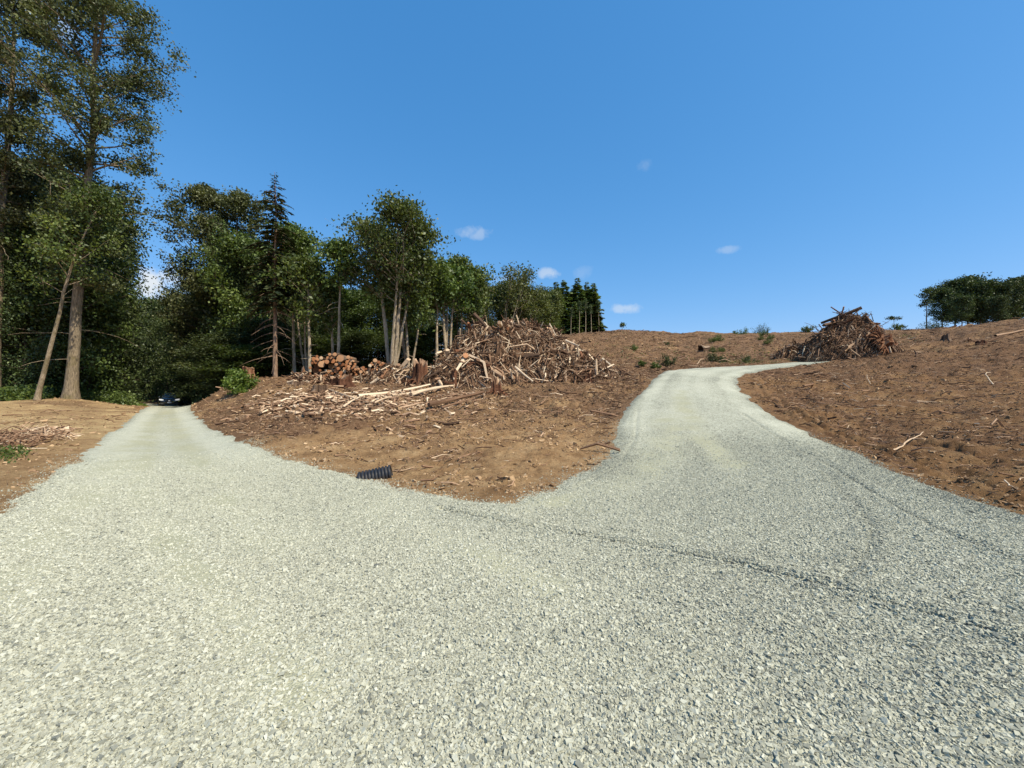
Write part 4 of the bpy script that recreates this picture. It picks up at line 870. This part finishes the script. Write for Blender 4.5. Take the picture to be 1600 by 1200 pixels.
def stump(label, loc, r, h, seed, m='redwood', topm='wood', roots=7, rootL=.9, jag=.25, flare=.7, tilt=(0, 0, 0), tint=.45, topt=.5):
    rg = np.random.default_rng(seed); root = empty('stump', loc); root.rotation_euler = tilt; tag(root, label, 'stump')
    S = 36; th = np.linspace(0, 2 * np.pi, S, endpoint=False); zs = np.array([-.2, 0, .12, .3, .55, .8, 1.0]) * h
    lob = .10 * np.cos(th * 2 + rg.random() * 6) + .08 * np.cos(th * 5 + rg.random() * 6) + .05 * np.cos(th * 9 + rg.random() * 6) + .05 * np.cos(th * 15 + rg.random() * 6)
    vs = []
    for z in zs:
        rr = r * (1 + flare * math.exp(-max(z, 0) / h * 4)) * (1 + lob * (1.2 if z < h * .5 else .7) + rg.normal(0, .02, S))
        zj = z + (rg.normal(0, jag * h * .2, S) + jag * h * .35 * (np.cos(th + seed) + .5 * np.cos(th * 4 + 1)) if z == zs[-1] else 0)
        vs.append(np.stack([rr * np.cos(th), rr * np.sin(th), np.full(S, 0.) + zj], 1))
    inner = vs[-1] * np.array([.55, .55, 1]) - np.array([0, 0, jag * h * .3]); vs.append(inner)
    v = np.concatenate(vs + [np.array([[0, 0, h * (1 - jag * .4)]])]); K = len(vs)
    i = np.arange(K * S).reshape(K, S); j = np.roll(i, -1, 1); f = np.stack([i[:-1], j[:-1], j[1:], i[1:]], -1).reshape(-1, 4)
    tri = np.stack([np.full(S, K * S), i[-1], j[-1]], 1)
    mi = np.concatenate([np.zeros((K - 2) * S), np.ones(2 * S)])
    tn = tint + .25 * np.tile(lob / .13, K); tn = np.concatenate([np.clip(tn + rg.normal(0, .06, K * S), 0, 1), [topt]]); tn[-1 - S:-1] = topt
    mesh_np('body', v, [f, tri], [M[m], M[topm]], root, attrs=dict(tint=tn), mat_idx=mi)
    if roots:
        tb = Tubes()
        for k in range(roots):
            a = 6.28 * (k + rg.random() * .6) / roots
            tb.add(curve((r * .8 * math.cos(a), r * .8 * math.sin(a), h * .18), (math.cos(a), math.sin(a), rg.uniform(-.15, .4)), rootL * rg.uniform(.5, 1.2), -.6, 6, rg, .2), np.linspace(r * .2, r * .04, 7), 5, tint)
        tb.build('roots', M[m], root)
    return root
def gl(px, py, d): x, y, z = P(px, py, d); return (x, y, gz1(x, y) - .05)
stump('large upright rotten red stump with deep vertical furrows right of the log deck', gl(657, 597, 25.5), .42, 1.5, 111, roots=26, rootL=1.1, jag=.5, flare=1.0)
stump('broad broken red stump directly in front of the log deck', gl(532, 602, 25.5), .62, .6, 112, roots=9, jag=.6, flare=.5, tint=.25)
stump('splayed reddish root stump at the left end of the log deck', gl(468, 596, 28.5), .36, .7, 113, roots=24, rootL=1.5, jag=.8, flare=1.6, tint=.55)
stump('small orange topped cut stump left of the broad red stump', gl(463, 601, 25), .38, .35, 114, m='bark_log', roots=5, jag=.12, topt=.4)
stump('grey cut stump with a pale top amid the chips on the bank', gl(500, 611, 22), .34, .5, 115, m='bark_log', roots=4, jag=.05, tint=.35, topt=1.0)
stump('brown stump on top of the bank above the bright green shrub', gl(388, 592, 32.5), .42, .95, 116, m='redwood', roots=4, jag=.2, flare=.3, tint=.6)
stump('dark red stump with hanging roots below the large slash pile', gl(775, 612, 21), .24, .7, 117, roots=28, rootL=.8, jag=.8, flare=1.4, tint=.5)
stump('upturned orange brown root ball on the right flank of the right slash pile', P(1376, 536, 36.9), .5, .8, 118, roots=70, rootL=1.5, jag=.4, flare=.9, tint=.72, tilt=(1.15, .35, .5), topm='redwood', topt=.6)
stump('small red stump crowning the large slash pile', P(793, 512, 29.8), .35, .55, 119, roots=4, rootL=.5, jag=.5, tint=.6)
stump('low dark stump at the right foot of the large slash pile', gl(920, 590, 26), .28, .5, 120, roots=7, rootL=.9, jag=.5, flare=1.0, tint=.25)
stump('small stump on the crest of the right bank', gl(1478, 534, 40), .28, .6, 121, m='bark_log', roots=4, jag=.5, tint=.35)
stump('dark reddish stump near the right slash pile on the bank', gl(1533, 544, 36), .35, .5, 122, roots=6, rootL=1.2, jag=.5, tint=.3)
stump('pale broken rotten stump in the field left of the gravel road', gl(90, 684, 12.6), .22, .26, 123, m='wood', topm='wood', roots=8, rootL=.5, jag=.7, flare=1.0, tint=.85, topt=.8)
stump('pale log butt lying on the hillside above the road crest', P(1097, 548, 66), .6, 1.2, 124, m='bark_log', roots=0, jag=.05, tint=.5, tilt=(0, 1.3, 0), topt=.9)
# single branches on the right bank
def branch(label, pts, r, tint=.95, twigs=2, name='branch', lift=.04, m='wood'):
    rg = np.random.default_rng(abs(int(pts[0][0])) + 5); tb = Tubes(); q = np.array([on_ground(*p, lift=lift + (p[3] if len(p) > 3 else 0)) for p in [p[:3] for p in pts]])
    for i, p in enumerate(pts):
        if len(p) > 3: q[i, 2] += p[3]
    s = np.linspace(0, 1, len(q)); ss = np.linspace(0, 1, len(q) * 3); qq = np.stack([np.interp(ss, s, q[:, c]) for c in range(3)], 1) + rg.normal(0, .008, (len(ss), 3))
    c = qq.mean(0); tb.add(qq - c, np.linspace(r, r * .4, len(ss)), 7, tint)
    for k in range(twigs):
        b = qq[rg.integers(len(ss) // 2, len(ss))] - c; tb.add(curve(b, rg.normal(0, 1, 3) * np.array([1, 1, .4]), .25, .1, 4, rg, .1), np.linspace(r * .4, r * .15, 5), 5, tint)
    o = tb.build(name, M[m], None); o.location = c; tag(o, label, 'branch'); return o
branch('bleached crooked branch lying alone on the right bank', [(1385, 707, 9.5, 0), (1402, 698, 9.9, .1), (1420, 690, 10.3, .14), (1432, 682, 10.8, .14), (1444, 672, 11.6, .2)], .024, .84)
branch('hooked pale root standing up high on the right bank', [(1553, 603, 22, 0), (1547, 594, 22.3, .25), (1540, 584, 22.6, .55), (1542, 581, 22.7, .62), (1548, 581, 22.8, .6)], .03, .95, 0)
branch('thin pale twig upright on the dark clods of the right bank', [(1360, 598, 24, 0), (1355, 592, 24.2, .2), (1354, 588, 24.4, .45)], .025, .9, 0)
branch('thin brown twig lying on the right bank above the bleached branch', [(1462, 658, 13.2), (1485, 670, 12.2), (1490, 672, 12)], .015, .6)
branch('long dark log like root on the crest of the right bank', [(1515, 541, 38, .1), (1540, 536, 38.5, .2), (1565, 531, 39, .3)], .16, .2)
branch('pale driftwood like pole at the right edge on top of the bank', [(1555, 525, 40, .15), (1580, 522, 40.5, .2), (1625, 514, 41, .2)], .13, .62)
branch('short pale stick in the shadow near the right frame edge', [(1568, 758, 6.9), (1585, 766, 6.6)], .012, .95, 0)
branch('forked stick leaning over the road edge behind the road crest', [(1088, 577, 35, 0), (1094, 569, 35.5, .3), (1099, 563, 36, .6)], .04, .8)
branch('bent twig on the crest of the right bank near the road end', [(1240, 583, 28.5, 0), (1262, 578, 29.5, .1), (1290, 574, 30.5, .1)], .03, .45)
branch('dark exposed root half buried beside the tyre ruts', [(1212, 637, 16, .02), (1235, 641, 15.4, .05), (1262, 640, 15.4, .02)], .05, .12, 1)

# brushy berm in the left field
def berm(name, px0, px1, py, d0, n, tint, pale):
    px = rng.uniform(px0, px1, n); dd = d0 + rng.normal(0, .55, n) + (px - px0) / (px1 - px0) * 1.9; x = (px - CX) / F * dd; y = dd
    L = rng.uniform(.15, .7, n); z = Hbase(x, y) + rng.random(n) * .22
    return tag(sticks_mesh(name, np.stack([x, y, z], 1), rand_dirs(n, .35), L, L * .02 + .003, np.clip(rng.normal(tint, pale, n), 0, 1), [M['wood']]), kind='stuff')
berm('brush', -60, 50, 700, 9.6, 480, .42, .2)
berm('brush', 30, 110, 690, 11.0, 300, .6, .2)
n = 60; px = rng.uniform(-60, 35, n); d = rng.normal(8.9, .35, n) + px / 100; ground_cover('grass', (px - CX) / F * d, d, 14, .2, M['leaf_green'], .06, .12)
n = 70; px = rng.uniform(188, 232, n); d = rng.uniform(36, 44, n); ground_cover('grass', (px - CX) / F * d, d, 25, .22, M['leaf_bright'], .12, .3)
branch('weathered grey log lying along the brushy edge of the left field', [(-10, 712, 9.4), (40, 705, 10), (78, 694, 11.2)], .045, .35, 3, name='branch')

# ---------------------------------------------------------------- culvert pipe
m, n, b = mat('black_plastic'); b.inputs['Base Color'].default_value = (.018, .018, .020, 1); b.inputs['Roughness'].default_value = .38; b.inputs['Specular IOR Level'].default_value = .5
dn = noise(n, 7, 6, .6, objvec(n)); n.links.new(ramp(n, dn, [(.45, (.022, .022, .024)), (.75, (.075, .062, .048))]), b.inputs['Base Color']); M['pipe'] = m
def culvert():
    p1 = np.array(P(608, 741, 7.32)); p0 = np.array(P(561, 752, 7.2))
    ax = p1 - p0; L = np.linalg.norm(ax); ax /= L; r = .168; S = 48; pitch = .058
    n_ = int(L / pitch); prof = []
    for i in range(n_ + 1):
        s = i * pitch
        for ds, rr in ((0, .84), (.012, .84), (.019, .97), (.026, 1.0), (.043, 1.0), (.051, .97)): prof.append((s + ds, r * rr))
    prof.append((prof[-1][0] + .008, r * 1.0)); prof.append((prof[-1][0], r * .84))
    for i in range(12): prof.append((prof[-1][0] - (prof[-1][0]) / (12 - i) * .999, r * (.84 if i % 2 else .82)))
    a = np.cross(ax, [0, 0, 1]); a /= np.linalg.norm(a); bb = np.cross(a, ax); th = np.linspace(0, 2 * np.pi, S, endpoint=False)
    pts = np.array(prof)
    v = ax * pts[:, 0][:, None, None] + pts[:, 1][:, None, None] * (np.cos(th)[None, :, None] * a + np.sin(th)[None, :, None] * bb)
    i = np.arange(len(pts) * S).reshape(len(pts), S); j = np.roll(i, -1, 1)
    f = np.stack([i[:-1], j[:-1], j[1:], i[1:]], -1).reshape(-1, 4)
    o = mesh_np('culvert_pipe', v.reshape(-1, 3), f, [M['pipe']], smooth=False); o.location = p0
    tag(o, 'black corrugated plastic culvert pipe end sticking out at the gravel edge', 'culvert pipe')
culvert()
# ---------------------------------------------------------------- car
M['paint'] = plain('dark_car_paint', (.012, .014, .02), .22, .2, .5, 1.0)
M['glass'] = plain('car_glass', (.02, .035, .05), .08, 0, .9)
M['tyre'] = plain('tyre_rubber', (.02, .02, .02), .8)
M['chrome'] = plain('chrome', (.7, .7, .7), .2, 1)
M['lamp'] = plain('headlight_glass', (.75, .78, .8), .15, .3, .9)
_b = [q for q in M['lamp'].node_tree.nodes if q.type == 'BSDF_PRINCIPLED'][0]; _b.inputs['Emission Color'].default_value = (1, .97, .9, 1); _b.inputs['Emission Strength'].default_value = .35
M['plate'] = plain('number_plate', (.75, .76, .78), .5)
M['blacktrim'] = plain('black_trim', (.012, .012, .012), .6)
def loft(name, secs, m, parent, smooth=True):
    v = np.array(secs, float); K, S, _ = v.shape; i = np.arange(K * S).reshape(K, S); j = np.roll(i, -1, 1)
    f = np.stack([i[:-1], i[1:], j[1:], j[:-1]], -1).reshape(-1, 4)
    vv = np.concatenate([v.reshape(-1, 3), v[0].mean(0)[None], v[-1].mean(0)[None]])
    tri = np.concatenate([np.stack([np.full(S, K * S), i[0], j[0]], 1), np.stack([np.full(S, K * S + 1), j[-1], i[-1]], 1)])
    return mesh_np(name, vv, [f, tri], [m], parent, smooth=smooth)
def ring(y, w, z0, z1, p=4.0, S=28, tw=1.0):
    th = np.linspace(0, 2 * np.pi, S, endpoint=False); c, s = np.cos(th), np.sin(th)
    x = np.sign(c) * np.abs(c) ** (2 / p); z = np.sign(s) * np.abs(s) ** (2 / p)
    k = 1 + (tw - 1) * (z * .5 + .5)
    return np.stack([x * w * k, np.full(S, y), (z0 + z1) / 2 + z * (z1 - z0) / 2], 1)
def boxm(name, c, s, m, parent, jit=0):
    v = CUBE * np.array(s) + np.array(c); o = mesh_np(name, v, CUBEF, [m], parent)
    bv = o.modifiers.new('bevel', 'BEVEL'); bv.width = min(s) * .25; bv.segments = 2; return o
def car():
    x, y, z = P(268, 634.5, 45); root = empty('parked_car', (x, y, gz1(x, y) + .0)); root.rotation_euler = (0, 0, math.atan2(x, -y) * -1 + R(-180) + math.pi + R(-7))
    root.rotation_euler = (0, 0, -math.atan2(x, y) * -0 + R(36))
    tag(root, 'dark blue black car with bright headlights driving up the left gravel road', 'car')
    loft('body', [ring(-2.30, .72, .35, .70, 3), ring(-2.24, .82, .24, .86, 4), ring(-2.0, .91, .22, .95, 4.5, tw=.96), ring(-1.4, .93, .22, 1.02, 5, tw=.94), ring(-.9, .93, .22, 1.05, 5, tw=.93), ring(.6, .93, .22, 1.06, 5, tw=.93), ring(1.6, .92, .22, 1.08, 5, tw=.92), ring(2.1, .88, .26, 1.05, 4, tw=.92), ring(2.28, .78, .40, .98, 3)], M['paint'], root)
    loft('cabin', [ring(-.98, .78, .98, 1.06, 4, tw=.95), ring(-.45, .80, .98, 1.34, 5, tw=.84), ring(0, .80, .98, 1.45, 5, tw=.78), ring(.9, .80, .98, 1.46, 5, tw=.78), ring(1.6, .78, .98, 1.36, 5, tw=.78), ring(2.05, .74, .98, 1.08, 4, tw=.9)], M['glass'], root)
    loft('roof', [ring(-.30, .62, 1.40, 1.43, 3), ring(0, .65, 1.43, 1.475, 4), ring(.9, .65, 1.44, 1.485, 4), ring(1.55, .62, 1.36, 1.41, 4)], M['paint'], root)
    for s in (-1, 1):
        loft('headlight', [ring(-2.33, .10, .70, .78, 3) + np.array([s * .60, 0, 0]), ring(-2.22, .20, .68, .84, 3) + np.array([s * .64, 0, 0]), ring(-2.0, .16, .72, .88, 3) + np.array([s * .72, 0, 0])], M['lamp'], root)
        loft('mirror', [ring(-.75, .06, .98, 1.08, 3) + np.array([s * 1.0, 0, 0]), ring(-.65, .11, .96, 1.12, 3) + np.array([s * 1.0, 0, 0]), ring(-.6, .10, .97, 1.11, 3) + np.array([s * 1.0, 0, 0])], M['paint'], root)
        boxm('fog_lamp', (s * .62, -2.27, .40), (.2, .08, .07), M['blacktrim'], root)
    boxm('grille', (0, -2.31, .62), (.70, .06, .17), M['blacktrim'], root); boxm('badge', (0, -2.35, .66), (.16, .03, .09), M['chrome'], root)
    boxm('number_plate', (0, -2.34, .47), (.32, .02, .15), M['plate'], root); boxm('bumper', (0, -2.25, .33), (1.5, .14, .16), M['blacktrim'], root)
    boxm('windscreen_frame', (0, -.98, 1.045), (1.4, .06, .03), M['blacktrim'], root)
    th = np.linspace(0, 2 * np.pi, 24, endpoint=False)
    for sx in (-1, 1):
        for yy in (-1.45, 1.4):
            def cyl(r0, r1, w, off):
                secs = []
                for (o_, rr) in ((-w / 2, r1), (-w / 2 + .02, r0), (w / 2 - .02, r0), (w / 2, r1)): secs.append(np.stack([np.full(24, sx * (.84) + o_ + off), yy + rr * np.cos(th), .33 + rr * np.sin(th)], 1))
                return secs
            wl = loft('wheel', cyl(.33, .30, .22, 0), M['tyre'], root); loft('rim', cyl(.20, .19, .24, 0), M['chrome'], wl)
    return root
car()
